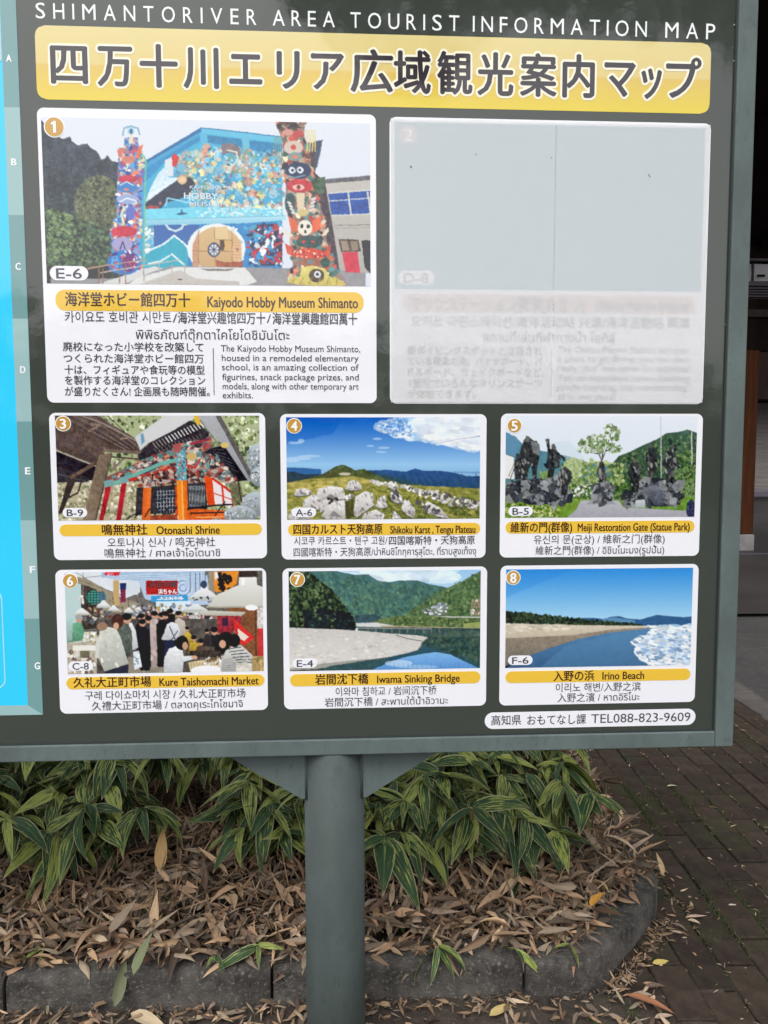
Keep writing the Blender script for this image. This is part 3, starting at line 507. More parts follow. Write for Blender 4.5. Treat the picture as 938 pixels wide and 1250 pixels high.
def pic_statues():
    p = Pic([(617.8, 508), (851.5, 508), (616.7, 632.6), (848, 630.3)], 1.35, 4); p.f = (600, 495, 3.474)
    p.rect(20, 20, 920, 300, (222, 228, 236), (212, 222, 232)); p.rect(20, 250, 920, 520, (120, 140, 100))
    p.poly([(40, 105), (75, 118), (110, 140), (150, 180), (330, 215), (420, 245), (470, 240), (520, 250), (520, 330), (40, 330)], (84, 132, 160), (88, 128, 130), n=.1); p.poly([(240, 160), (330, 150), (400, 230), (330, 240)], (196, 212, 222), a=.5)
    p.poly([(60, 115), (110, 135), (125, 175), (100, 215), (60, 205)], (96, 140, 168)); p.poly([(510, 250), (540, 215), (590, 195), (640, 170), (700, 145), (740, 118), (800, 112), (830, 102), (880, 120), (880, 330), (510, 330)], (70, 92, 80), (64, 88, 60), n=.2, ns=10)
    p.blobs([(520, 250), (590, 200), (700, 150), (760, 115), (870, 118), (870, 350), (520, 340)], 620, 3, 9, [(56, 78, 64), (88, 112, 84), (70, 96, 70), (48, 66, 56), (104, 126, 84)])
    p.blobs([(300, 250), (420, 230), (560, 250), (560, 350), (300, 350)], 420, 4, 10, [(150, 166, 110), (112, 138, 80), (86, 112, 68), (168, 178, 126)])
    p.blobs([(310, 240), (340, 225), (390, 235), (380, 300), (320, 290)], 120, 4, 9, [(176, 186, 140), (150, 168, 120)]); p.blobs([(790, 200), (870, 190), (870, 380), (790, 380)], 260, 3, 8, [(96, 124, 72), (62, 86, 54), (120, 142, 90)])
    p.blobs([(340, 340), (430, 330), (430, 395), (340, 395)], 160, 3, 8, [(62, 88, 52), (90, 118, 66), (214, 214, 206)], jit=.2); p.blobs([(500, 330), (640, 330), (640, 395), (510, 395)], 200, 3, 8, [(58, 84, 52), (84, 112, 62)]); p.blobs([(200, 280), (260, 280), (260, 320), (200, 320)], 50, 3, 8, [(120, 146, 84)])
    p.poly([(55, 205), (98, 222), (98, 312), (55, 310)], (226, 226, 224)); p.line([(75, 300), (100, 240)], 4, (140, 140, 130))
    # lawn and path
    p.poly([(40, 400), (390, 395), (430, 400), (330, 480), (40, 485)], (120, 150, 66), (104, 138, 54), n=.12); p.poly([(530, 400), (880, 385), (880, 480), (620, 460), (540, 425)], (112, 148, 62), (96, 132, 54), n=.12)
    p.poly([(380, 402), (540, 402), (560, 430), (880, 448), (880, 490), (300, 490), (360, 440)], (176, 176, 182), (160, 160, 168), n=.05); p.poly([(420, 402), (515, 402), (530, 418), (400, 418)], (150, 150, 156))
    p.blobs([(50, 420), (180, 415), (290, 440), (290, 480), (50, 480)], 420, 3, 7, [(104, 132, 54), (150, 168, 84), (74, 98, 44), (196, 196, 150)])
    # tree
    for q in ([(470, 240), (450, 190), (420, 160)], [(468, 235), (490, 180), (505, 120)], [(470, 230), (475, 160), (460, 130)], [(455, 205), (400, 195)], [(485, 195), (530, 175)]): p.line(q, 5, (92, 84, 78))
    for q, n_ in (([(362, 180), (380, 145), (440, 125), (455, 165), (430, 200), (375, 198)], 120), ([(440, 140), (475, 120), (500, 165), (480, 205), (440, 195)], 80), ([(475, 95), (505, 75), (545, 105), (540, 150), (500, 145)], 80), ([(490, 160), (540, 165), (555, 185), (500, 215)], 60)):
        p.blobs(q, n_, 3, 7, [(120, 142, 98), (92, 116, 74), (146, 162, 120), (200, 208, 196)], asp=1.5)
    p.line([(718, 48), (720, 330)], 4, (190, 194, 196)); p.line([(848, 110), (850, 250)], 4, (206, 208, 210))
    # rock bases
    def rocks(P, n_, c=((112, 115, 118), (84, 88, 92), (142, 144, 146), (62, 65, 70))):
        p.poly(P, (50, 52, 60)); p.blobs(P, n_, 6, 22, c, asp=1.5, shape='r', jit=.15); p.blobs(P, n_, 2, 6, [(44, 46, 50), (160, 162, 164)], asp=2, a=.7)
    rocks([(70, 330), (120, 315), (280, 308), (300, 330), (345, 375), (345, 410), (280, 418), (160, 420), (110, 400), (65, 385)], 60)
    rocks([(430, 335), (460, 325), (510, 332), (518, 375), (510, 405), (440, 405), (430, 370)], 30); rocks([(635, 320), (700, 305), (780, 318), (802, 345), (800, 420), (720, 428), (650, 425), (640, 380)], 55); rocks([(572, 375), (640, 365), (650, 412), (575, 412)], 22)
    p.poly([(640, 350), (700, 335), (740, 380), (730, 425), (690, 420)], (118, 122, 132), (70, 74, 84), n=.2)
    # bronze figures
    dk, md, lt = (62, 64, 66), (92, 94, 94), (136, 136, 132)
    def fig(P, n_=26):
        p.poly(P, dk, (52, 54, 56), n=.2, ns=6); p.blobs(P, n_, 2, 7, [md, dk, lt, (46, 48, 50)], asp=2.2, rot=1.3)
    fig([(140, 145), (155, 128), (170, 142), (205, 165), (208, 205), (196, 260), (192, 312), (176, 310), (172, 250), (160, 270), (150, 316), (130, 318), (132, 250), (118, 220), (128, 175)], 44); fig([(98, 250), (110, 210), (128, 205), (142, 240), (138, 312), (104, 314)], 22); p.ell(155, 143, 11, 12, (104, 102, 98)); p.line([(150, 130), (80, 315)], 3, (70, 70, 70))
    p.poly([(168, 150), (205, 165), (206, 215), (178, 200)], (116, 118, 120), n=.2)
    fig([(232, 145), (246, 142), (250, 190), (262, 172), (274, 176), (280, 198), (316, 222), (310, 228), (285, 216), (290, 262), (270, 268), (262, 306), (238, 306), (244, 262), (232, 258), (240, 205)], 36); p.ell(264, 174, 9, 11, (98, 96, 92)); p.ell(238, 147, 8, 7, (90, 90, 88))
    fig([(290, 275), (315, 258), (340, 280), (345, 310), (325, 340), (322, 378), (300, 378), (296, 335), (283, 310)], 28); fig([(458, 245), (466, 232), (474, 245), (482, 262), (486, 325), (452, 325), (454, 270)], 18); p.line([(456, 262), (448, 290)], 6, dk)
    fig([(596, 240), (608, 222), (620, 240), (636, 258), (632, 300), (622, 368), (592, 368), (590, 310), (576, 290), (584, 258)], 30); p.ell(607, 234, 8, 9, (104, 102, 98)); fig([(654, 232), (672, 168), (684, 168), (704, 212), (704, 250), (690, 300), (664, 302), (658, 262)], 30); p.ell(676, 172, 9, 9, (92, 90, 88))
    fig([(720, 248), (745, 205), (756, 176), (776, 168), (782, 190), (778, 225), (804, 268), (776, 268), (772, 325), (740, 325), (738, 262)], 34); p.ell(768, 176, 9, 10, (88, 86, 84)); p.poly([(610, 398), (650, 396), (652, 432), (610, 432)], (196, 204, 206), (160, 170, 172)); p.line([(610, 398), (650, 396)], 4, (60, 62, 70))
    p.ell(846, 440, 20, 42, (54, 56, 84)); p.blobs([(830, 400), (862, 400), (862, 480), (830, 480)], 34, 2, 5, [(78, 80, 108), (36, 38, 60)])
    return p

def pic_market():
    p = Pic([(78.2, 697.9), (320.9, 697.3), (83.5, 821.6), (321.8, 820.4)], 1.35, 5); p.f = (60, 685, 3.411)
    p.rect(0, 0, 938, 520, (104, 100, 94), n=.2)
    p.poly([(50, 30), (380, 30), (380, 130), (300, 165), (100, 80), (50, 60)], (214, 220, 226), n=.04); p.poly([(60, 60), (150, 70), (300, 150), (380, 178), (380, 215), (60, 215)], (150, 140, 118), n=.12)
    p.poly([(60, 90), (135, 95), (135, 290), (60, 330)], (182, 204, 204)); p.poly([(135, 95), (200, 120), (200, 280), (140, 285)], (64, 58, 52), n=.2); p.line([(60, 55), (310, 145)], 3, (110, 108, 100)); p.line([(100, 40), (150, 70), (240, 60)], 3, (140, 140, 136))
    for x in (143, 370): p.line([(x, 45), (x, 180)], 3, (150, 140, 124))
    p.rect(268, 50, 292, 190, (190, 160, 110)); p.rect(296, 92, 322, 118, (36, 50, 96)); p.rect(298, 118, 320, 172, (122, 44, 70)); p.rect(322, 60, 372, 140, (206, 214, 222))
    p.blobs([(150, 200), (600, 180), (600, 260), (150, 260)], 260, 3, 12, [(60, 54, 50), (150, 130, 100), (190, 186, 176), (110, 60, 54), (90, 96, 100)])
    # hanging banners
    p.poly([(220, 45), (650, 40), (650, 80), (560, 95), (430, 88), (330, 82), (220, 70)], (166, 190, 214), (142, 170, 204), n=.08)
    for k in range(4): p.line([(230, 52 + k * 9), (300, 62 + k * 6), (420, 54 + k * 10), (520, 62 + k * 7), (640, 50 + k * 10)], 2.5, (206, 218, 230))
    p.poly([(370, 80), (660, 60), (670, 180), (560, 190), (400, 160)], (176, 196, 220)); 
    for k in range(5): t = np.linspace(0, 5, 16); p.line(np.stack([558 + (6 + k * 8) * np.cos(t), 112 + (6 + k * 8) * np.sin(t)], 1), 2.5, (98, 130, 184) if k % 2 else (224, 232, 240))
    p.blobs([(235, 46), (300, 46), (300, 58), (235, 58)], 20, 3, 6, [(206, 50, 60)], asp=1.3)
    p.rect(404, 82, 536, 140, (178, 42, 40)); p.rect(408, 84, 532, 112, (150, 34, 36)); p.poly([(425, 146), (578, 140), (578, 168), (425, 172)], (60, 150, 206)); p.poly([(446, 168), (590, 166), (592, 205), (446, 210)], (206, 226, 236)); p.line([(450, 160), (560, 156)], 3, (226, 240, 246))
    for x in (588, 610, 628, 650): p.line([(x, 50), (x, 130)], 2.5, (70, 76, 100))
    p.rect(664, 45, 690, 150, (150, 140, 120)); p.poly([(684, 45), (790, 42), (780, 95), (740, 128), (690, 128)], (226, 140, 50)); p.blobs([(700, 52), (752, 50), (760, 120), (705, 125)], 30, 5, 12, [(40, 34, 34)], shape='r'); p.poly([(690, 45), (700, 45), (706, 70), (690, 80)], (230, 226, 220))
    p.ell(186, 152, 29, 29, (70, 150, 130)); 
    for k in range(5): p.line([(162 + k * 12, 128), (162 + k * 12, 178)], 2.5, (36, 44, 60)); p.line([(158, 130 + k * 11), (214, 130 + k * 11)], 2.5, (36, 44, 60))
    p.ell(222, 150, 16, 24, (70, 110, 130)); p.blobs([(110, 140), (150, 150), (150, 175), (100, 165)], 14, 3, 8, [(214, 214, 210)])
    # far crowd
    p.blobs([(350, 180), (640, 180), (640, 240), (350, 250)], 150, 4, 10, [(206, 214, 220), (60, 56, 60), (190, 150, 130), (120, 124, 140), (200, 176, 90)])
    p.blobs([(540, 240), (700, 220), (760, 330), (560, 350)], 320, 4, 12, [(130, 96, 84), (60, 48, 50), (190, 160, 140), (40, 36, 42), (196, 196, 196), (150, 70, 70)], asp=1.4)
    # right stall wall
    p.rect(740, 190, 900, 400, (126, 82, 56), n=.12); p.rect(868, 140, 900, 400, (196, 60, 60)); p.rect(866, 190, 892, 280, (206, 200, 196), n=.3); p.line([(858, 190), (862, 400)], 5, (90, 60, 44))
    p.rect(700, 225, 800, 300, (150, 50, 60), n=.3); p.rect(720, 235, 745, 270, (60, 40, 60)); p.poly([(770, 240), (856, 318), (812, 350), (770, 330)], (206, 52, 50)); p.poly([(785, 280), (830, 315), (812, 332), (788, 320)], (226, 214, 200)); p.line([(770, 290), (772, 350)], 6, (60, 150, 120))
    # shades
    def shade(cx, cy, r, h, c=(232, 234, 236)):
        p.poly([(cx - r, cy), (cx - r * .55, cy - h * .55), (cx - r * .25, cy - h * .8), (cx - r * .2, cy - h), (cx + r * .2, cy - h), (cx + r * .25, cy - h * .8), (cx + r * .55, cy - h * .55), (cx + r, cy)], c, (206, 208, 206)); p.ell(cx, cy, r, r * .12, (184, 186, 180))
    for q in ((138, 222, 36, 26), (228, 192, 32, 28), (270, 206, 26, 22), (333, 213, 22, 20), (372, 204, 16, 14)): shade(*q); p.line([(q[0], q[1] - q[3]), (q[0] - 4, q[1] - q[3] - 40)], 2, (60, 60, 60))
    shade(645, 158, 66, 50); p.ell(644, 98, 14, 16, (60, 70, 90)); p.blobs([(600, 150), (690, 150), (690, 170), (600, 170)], 14, 3, 6, [(60, 66, 90)]); shade(610, 208, 58, 30, (222, 228, 232))
    p.poly([(625, 218), (640, 205), (820, 212), (800, 228), (640, 226)], (206, 206, 196), (170, 166, 150))
    p.poly([(655, 192), (700, 140), (760, 112), (790, 100), (790, 66), (862, 66), (866, 100), (900, 112), (900, 192)], (226, 226, 222), (196, 194, 184)); p.rect(790, 42, 866, 68, (60, 50, 48)); p.rect(800, 68, 815, 100, (244, 244, 242)); p.line([(655, 192), (900, 192)], 6, (160, 154, 136)); p.ell(842, 194, 26, 12, (248, 248, 246))
    # stall left
    p.poly([(60, 300), (200, 292), (210, 330), (60, 345)], (206, 206, 198), n=.12); p.poly([(60, 340), (205, 335), (205, 470), (60, 470)], (176, 170, 152), n=.15); p.blobs([(60, 375), (150, 370), (190, 420), (190, 465), (60, 465)], 120, 5, 14, [(214, 206, 196), (170, 150, 140), (236, 232, 226), (120, 104, 92)]); p.rect(100, 350, 200, 372, (226, 224, 216)); p.rect(130, 372, 170, 402, (110, 104, 84))
    p.blobs([(120, 296), (200, 292), (200, 330), (120, 335)], 40, 4, 10, [(236, 234, 228), (206, 190, 130), (160, 160, 150)])
    # people: outline with head
    def person(body, c, head=None, hair=(34, 28, 30), skin=(196, 150, 124), n_=0, cols=None):
        p.poly(body, c, tuple(np.array(c) * .8), n=.08, ns=8)
        if n_: p.blobs(body, n_, 2, 8, cols or [tuple(np.array(c) * .75), tuple(np.minimum(255, np.array(c) * 1.12))], asp=2, rot=1.3, a=.6)
        if head: x, y, r = head; p.ell(x, y, r * .9, r, skin); p.ell(x - 1, y - r * .45, r, r * .75, hair)
    p.rect(200, 240, 700, 480, (84, 78, 74), n=.3, ns=14); p.poly([(330, 400), (480, 400), (500, 480), (330, 480)], (140, 132, 118))
    person([(92, 262), (130, 250), (150, 290), (140, 330), (75, 340), (72, 290)], (110, 170, 136), (126, 240, 15), (160, 160, 156)); person([(70, 235), (100, 232), (98, 330), (66, 335)], (176, 204, 200))
    for q in ((385, 250, 24, (30, 30, 38)), (415, 260, 26, (60, 60, 66)), (440, 240, 20, (200, 180, 176)), (505, 230, 22, (40, 38, 50)), (470, 245, 24, (28, 26, 34))):
        x, y, w_, c = q; person([(x - w_, y + 20), (x - 10, y), (x + 10, y), (x + w_, y + 20), (x + w_, 440), (x - w_ * .7, 440)], c, (x, y - 16, 14), n_=12)
    person([(525, 245), (540, 235), (565, 250), (575, 300), (530, 320)], (206, 196, 184), (540, 222, 13)); person([(372, 290), (395, 268), (420, 290), (425, 380), (420, 455), (380, 455), (366, 380)], (32, 32, 42), (390, 258, 15))
    person([(318, 262), (345, 255), (362, 290), (372, 360), (350, 370), (330, 330)], (226, 228, 230)); person([(290, 290), (305, 262), (330, 260), (345, 290), (348, 370), (325, 405), (300, 370), (290, 330)], (92, 100, 92), (325, 240, 20), n_=14)
    p.poly([(350, 378), (375, 372), (388, 440), (355, 452)], (220, 226, 230), n=.1); p.blobs([(355, 400), (380, 400), (380, 430), (358, 435)], 10, 3, 6, [(140, 160, 176)])
    person([(455, 250), (480, 240), (492, 290), (480, 400), (470, 435), (450, 435)], (30, 28, 36), (487, 225, 15)); person([(480, 300), (492, 262), (512, 252), (535, 262), (545, 290), (540, 330), (520, 335), (482, 330), (466, 325)], (226, 228, 232), (511, 238, 16), skin=(34, 28, 30)); p.line([(502, 270), (528, 335)], 4, (56, 70, 80)); p.line([(536, 290), (508, 330)], 4, (56, 70, 80)); p.poly([(480, 328), (545, 328), (548, 400), (500, 440), (478, 400)], (40, 44, 66))
    person([(205, 330), (215, 290), (240, 272), (280, 280), (300, 320), (318, 380), (332, 425), (232, 458), (205, 400)], (210, 212, 202), None, n_=16); p.ell(222, 272, 22, 17, (150, 120, 100)); p.ell(286, 250, 26, 30, (70, 44, 40)); p.ell(280, 270, 12, 14, (206, 160, 134)); p.poly([(232, 458), (332, 428), (330, 475), (232, 475)], (44, 48, 62)); p.line([(206, 320), (200, 400)], 16, (206, 206, 196))
    for q in ((578, 290, 15, (206, 172, 70)), (605, 330, 20, (200, 166, 64)), (635, 345, 22, (90, 70, 60)), (690, 300, 26, (44, 42, 46)), (660, 300, 16, (60, 54, 56)), (720, 330, 28, (36, 34, 38))):
        x, y, r, c = q; person([(x - r, y + 14), (x, y), (x + r, y + 16), (x + r * 1.2, y + 55), (x - r * 1.2, y + 55)], c, (x - 2, y - 8, r * .6))
    p.rect(585, 372, 715, 400, (60, 52, 48), n=.4, ns=8)
    person([(478, 455), (480, 400), (500, 365), (535, 350), (555, 362), (562, 395), (610, 392), (612, 405), (560, 418), (556, 462), (478, 462)], (234, 236, 238)); p.ell(553, 340, 28, 30, (32, 26, 28)); p.ell(566, 352, 12, 16, (196, 150, 124)); p.ell(606, 400, 12, 8, (206, 160, 134))
    p.poly([(580, 420), (640, 410), (760, 420), (760, 470), (590, 470)], (206, 190, 150), n=.12); 
    for k in range(9): p.line([(590 + k * 12, 420), (598 + k * 12, 468)], 3, (160, 140, 100))
    p.blobs([(650, 400), (760, 395), (760, 425), (650, 430)], 50, 3, 9, [(226, 220, 200), (170, 150, 110), (120, 96, 70), (236, 236, 234)]); p.ell(660, 455, 70, 22, (236, 236, 238)); p.poly([(710, 420), (722, 400), (755, 460), (712, 462)], (224, 226, 230))
    person([(722, 400), (735, 372), (770, 348), (800, 350), (840, 385), (885, 440), (885, 470), (720, 470), (712, 440)], (216, 214, 208))
    for k in range(7): p.line([(742 + k * 8, 366 + k * 11), (800 + k * 12, 356 + k * 13)], 4, (76, 84, 92)); p.line([(722, 412 + k * 8), (775, 402 + k * 9)], 2.5, (120, 124, 130))
    p.blobs([(770, 400), (850, 410), (880, 465), (770, 465)], 60, 2, 5, [(150, 146, 136), (190, 186, 176)]); p.ell(735, 325, 32, 32, (38, 30, 32)); p.ell(772, 330, 24, 28, (34, 28, 30)); p.ell(722, 345, 14, 17, (206, 160, 134)); p.ell(818, 445, 40, 25, (206, 202, 190), n=.2)
    p.rect(845, 395, 900, 470, (176, 150, 100), n=.4, ns=6)
    return p

def pic_bridge():
    p = Pic([(352.7, 697.1), (586.6, 695.7), (353.6, 818.3), (586.6, 816.4)], 1.35, 6); p.f = (340, 685, 3.54)
    p.rect(30, 20, 900, 300, (150, 192, 226), (226, 234, 240)); p.poly([(540, 290), (560, 215), (640, 150), (718, 112), (730, 118), (680, 290)], (78, 106, 82), n=.15); p.blobs([(300, 50), (760, 45), (760, 80), (300, 80)], 60, 8, 26, [(214, 230, 242)], asp=3, rot=0, a=.5)
    p.poly([(120, 40), (240, 42), (330, 60), (390, 58), (430, 85), (480, 92), (520, 84), (600, 84), (650, 100), (718, 112), (640, 150), (560, 220), (560, 290), (120, 290)], (70, 108, 110), (82, 116, 92), n=.14, ns=14)
    p.blobs([(150, 50), (330, 65), (480, 100), (690, 115), (560, 220), (540, 250), (250, 260)], 900, 3, 9, [(62, 98, 96), (88, 122, 104), (76, 112, 96), (54, 88, 86), (104, 136, 108)], asp=1.3, rot=.8, a=.55)
    for q in ([(330, 65), (400, 130), (430, 220)], [(480, 95), (440, 160), (450, 230)], [(240, 60), (300, 140), (340, 220)], [(600, 90), (560, 150), (520, 220)]): p.line(q, 10, (56, 88, 90), a=.35)
    p.poly([(540, 240), (600, 195), (660, 170), (720, 120), (790, 90), (850, 55), (900, 30), (900, 290), (540, 290)], (76, 104, 76), (90, 112, 70), n=.14, ns=12)
    p.blobs([(560, 235), (660, 170), (730, 115), (880, 45), (880, 240), (560, 250)], 750, 3, 9, [(66, 92, 64), (98, 122, 80), (84, 110, 72), (54, 78, 56), (120, 138, 92)], asp=1.3, a=.65)
    p.blobs([(620, 215), (700, 180), (740, 185), (720, 230), (640, 235)], 80, 2, 7, [(216, 220, 226), (150, 160, 170), (110, 116, 110)], asp=1.6, rot=0); p.blobs([(830, 170), (875, 165), (875, 230), (830, 235)], 60, 2, 6, [(206, 200, 186), (150, 130, 110)], asp=1.5); p.line([(560, 238), (875, 243)], 5, (196, 196, 190))
    p.poly([(40, 40), (90, 42), (140, 50), (185, 90), (230, 120), (255, 160), (290, 200), (320, 240), (332, 262), (330, 302), (40, 290)], (44, 58, 44), (34, 42, 40), n=.2, ns=8)
    p.blobs([(48, 45), (130, 50), (240, 135), (325, 250), (325, 290), (48, 275)], 750, 4, 10, [(52, 70, 48), (38, 50, 38), (76, 96, 64), (30, 38, 34), (96, 116, 80)]); p.blobs([(110, 215), (300, 215), (330, 260), (330, 300), (120, 290)], 180, 5, 12, [(28, 34, 40), (36, 46, 50)])
    p.poly([(330, 235), (420, 228), (450, 250), (440, 268), (335, 272)], (60, 84, 92), n=.2); p.poly([(410, 262), (440, 250), (520, 235), (640, 235), (760, 245), (870, 250), (870, 290), (500, 290), (410, 275)], (96, 114, 74), n=.2, ns=6); p.blobs([(500, 240), (860, 250), (860, 285), (500, 280)], 240, 3, 7, [(76, 98, 62), (124, 140, 90), (60, 80, 52)], a=.8)
    p.poly([(800, 270), (875, 260), (875, 298), (800, 295)], (150, 160, 96), n=.1); p.poly([(335, 268), (420, 265), (500, 278), (495, 287), (340, 282)], (206, 206, 206)); p.poly([(440, 278), (870, 288), (870, 297), (440, 288)], (160, 150, 124), n=.2)
    p.poly([(345, 284), (875, 290), (875, 470), (345, 470)], (58, 80, 78), (50, 82, 86), n=.12, ns=10)
    p.blobs([(620, 300), (870, 300), (870, 450), (760, 400), (640, 360)], 260, 4, 12, [(48, 70, 62), (66, 90, 74), (40, 60, 56), (84, 104, 84)], asp=1, rot=1.57, a=.55); p.poly([(640, 305), (870, 300), (870, 325), (660, 330)], (84, 104, 96), a=.5)
    for k in range(10): p.line([(388 + k * 34, 290), (388 + k * 34, 308)], 5, (110, 112, 112))
    p.line([(345, 289), (660, 292)], 5, (130, 132, 132))
    p.poly([(345, 470), (200, 468), (380, 400), (620, 360), (875, 455), (875, 480), (200, 480)], (52, 84, 96), (44, 78, 92), n=.06)
    p.poly([(410, 466), (470, 440), (540, 415), (620, 400), (680, 392), (740, 402), (800, 430), (868, 462), (868, 480), (410, 480)], (128, 178, 226), (92, 146, 206), n=.04); p.ell(520, 440, 60, 14, (206, 224, 240), a=.6); p.ell(600, 455, 90, 8, (180, 210, 236), a=.5)
    for k in range(22): x = 420 + k * 20; p.line([(x, 440), (x, 470)], 3, (60, 100, 130), a=.25)
    p.poly([(40, 286), (130, 290), (240, 294), (350, 300), (480, 312), (600, 320), (645, 328), (625, 345), (615, 362), (600, 385), (540, 400), (470, 414), (370, 428), (280, 445), (170, 465), (40, 472)], (198, 194, 190), (214, 210, 204), n=.03, ns=10)
    p.blobs([(50, 295), (600, 325), (560, 390), (200, 450), (50, 460)], 300, 2, 6, [(184, 180, 174), (222, 218, 214)], asp=2.4, rot=.1, a=.4); p.line([(510, 320), (560, 335), (620, 345)], 3, (90, 90, 90)); p.line([(645, 330), (620, 350), (612, 375)], 4, (140, 136, 128))
    p.poly([(50, 462), (200, 440), (350, 425), (480, 415), (200, 458), (160, 475), (50, 475)], (120, 120, 112), a=.6); p.poly([(150, 478), (230, 450), (380, 430), (480, 415), (420, 460), (380, 480)], (56, 84, 88), n=.1)
    return p

def pic_beach():
    p = Pic([(617, 694.9), (845.4, 693.2), (618, 814.8), (843.8, 812.2)], 1.35, 8); p.f = (590, 680, 3.026)
    p.rect(60, 20, 800, 240, (52, 138, 214), (170, 212, 234)); p.poly([(60, 20), (400, 20), (60, 160)], (44, 128, 208), a=.3)
    p.poly([(260, 218), (330, 226), (400, 224), (450, 228), (470, 220), (500, 218), (540, 228), (580, 230), (640, 214), (690, 218), (740, 222), (790, 216), (790, 256), (260, 250)], (58, 96, 140), (50, 88, 132), n=.08)
    p.poly([(440, 228), (480, 222), (560, 234), (560, 246), (440, 244)], (92, 138, 176)); p.poly([(70, 200), (90, 198), (130, 210), (160, 205), (200, 212), (280, 222), (380, 232), (480, 238), (590, 248), (590, 256), (70, 250)], (40, 54, 44), (46, 60, 48))
    p.blobs([(75, 200), (120, 205), (200, 210), (400, 232), (560, 246), (400, 250), (80, 248)], 400, 2, 7, [(36, 48, 40), (60, 76, 54), (28, 38, 36), (70, 84, 60)])
    p.poly([(70, 244), (200, 248), (400, 252), (640, 254), (600, 262), (470, 268), (330, 290), (200, 296), (70, 306)], (206, 196, 178), (190, 176, 156), n=.05)
    p.blobs([(80, 248), (300, 250), (380, 262), (80, 280)], 200, 2, 6, [(222, 212, 196), (186, 174, 152)], asp=3, rot=0, a=.5); p.poly([(70, 300), (200, 294), (330, 288), (470, 268), (620, 258), (620, 266), (470, 280), (350, 305), (240, 340), (130, 380), (70, 410)], (150, 136, 118), (112, 108, 100), n=.06)
    p.poly([(70, 420), (130, 378), (240, 338), (350, 303), (470, 278), (620, 262), (790, 255), (790, 420)], (84, 130, 170), (62, 96, 134), n=.05, ns=14)
    p.poly([(200, 420), (300, 330), (480, 285), (600, 272), (600, 400)], (92, 140, 178), a=.35)
    p.rect(620, 250, 790, 262, (70, 120, 156)); p.blobs([(600, 254), (790, 250), (790, 275), (620, 275)], 70, 2, 7, [(226, 234, 240), (150, 184, 206)], asp=4, rot=0)
    fo = [(545, 312), (560, 300), (600, 290), (620, 272), (700, 268), (790, 262), (790, 420), (620, 400), (580, 375), (560, 350), (568, 330)]
    p.poly(fo, (206, 218, 230), (196, 210, 228), n=.08, ns=6); p.blobs(fo, 520, 2, 8, [(236, 240, 244), (160, 186, 212), (214, 224, 234), (184, 204, 222), (130, 160, 192)], asp=2.2, rot=.15)
    p.line([(545, 312), (568, 330), (558, 350), (580, 375), (635, 402)], 5, (240, 242, 244)); p.line([(705, 263), (790, 268)], 5, (240, 244, 246))
    return p

# ================================================================ THE BOARD
POLE = (-0.0331, 1.712)
board = empty('information_board', (POLE[0], POLE[1], 0), 'large dark grey tourist information map board with photo cards on green grey steel poles', 'information board')
XL, XR, ZB, ZT = -3.1, 0.8998, .8195, 2.62                    # outer frame
IL, IR, IB, IT = -3.057, .8570, .8560, 2.578
box('sign_panel', IL - .004, IR + .004, BD, BD + .03, IB - .004, IT + .004, MP['panel'], board)
box('back_sheet', XL + .01, XR - .01, BD + .031, BD + .05, ZB + .012, ZT - .012, M_POLE, board)
FY0, FY1 = BD - .010, BD + .055
for a in ((XL, IL, ZB, ZT), (IR, XR, ZB, ZT)): box('frame_rail', a[0], a[1], FY0, FY1, a[2], a[3], M_FRAME, board, .0025)
for a in ((ZB, IB), (IT, ZT)): box('frame_rail', IL + .0005, IR - .0005, FY0 + .0006, FY1, a[0], a[1], M_FRAME, board, .0025)
for z0, z1, xa, xb in ((IB, IB + .0035, IL, IR), (IT - .0035, IT, IL, IR)): box('gasket', xa, xb, BD - .004, BD - .0006, z0, z1, M_DARK, board)
for x0 in (IR - .0035, IL): box('gasket', x0, x0 + .0035, BD - .0045, BD - .0007, IB + .0036, IT - .0036, M_DARK, board)
for px_, py_ in ((897.5, 31), (897.3, 75), (887, 397), (886, 640), (879, 860)):
    u, v = bd(px_, py_); bm = bmesh.new(); bmesh.ops.create_uvsphere(bm, u_segments=12, v_segments=6, radius=.0042)
    for vv in bm.verts: vv.co = Vector((u + vv.co.x, BD + vv.co.y * .45, v + vv.co.z))
    from_bm('rivet', bm, MP['panel'], board, True)
def pole(x, y):
    bm = bmesh.new(); bmesh.ops.create_cone(bm, cap_ends=True, segments=64, radius1=.0712, radius2=.0712, depth=ZB + .3)
    for vv in bm.verts: vv.co += Vector((x, y, (ZB + .3) / 2 - .3 - .0008))
    o = from_bm('pole', bm, M_POLE, board)
    for f in o.data.polygons: f.use_smooth = len(f.vertices) == 4
    for sgn in (-1, 1):
        pts = [(x + sgn * .068, ZB - .0012), (x + sgn * .262, ZB - .0012), (x + sgn * .076, ZB - .118), (x + sgn * .068, ZB - .118)]
        prism('gusset_plate', pts if sgn < 0 else pts[::-1], y - .034, y - .028, M_FRAME, board)
    # weld beads
    for sgn in (-1, 1):
        bm = bmesh.new(); bmesh.ops.create_cone(bm, cap_ends=True, segments=8, radius1=.004, radius2=.004, depth=.118)
        for vv in bm.verts: vv.co += Vector((x + sgn * .0645, y - .033, ZB - .0605))
        from_bm('weld_bead', bm, M_POLE, board, True)
pole(*POLE); pole(-2.17, POLE[1])

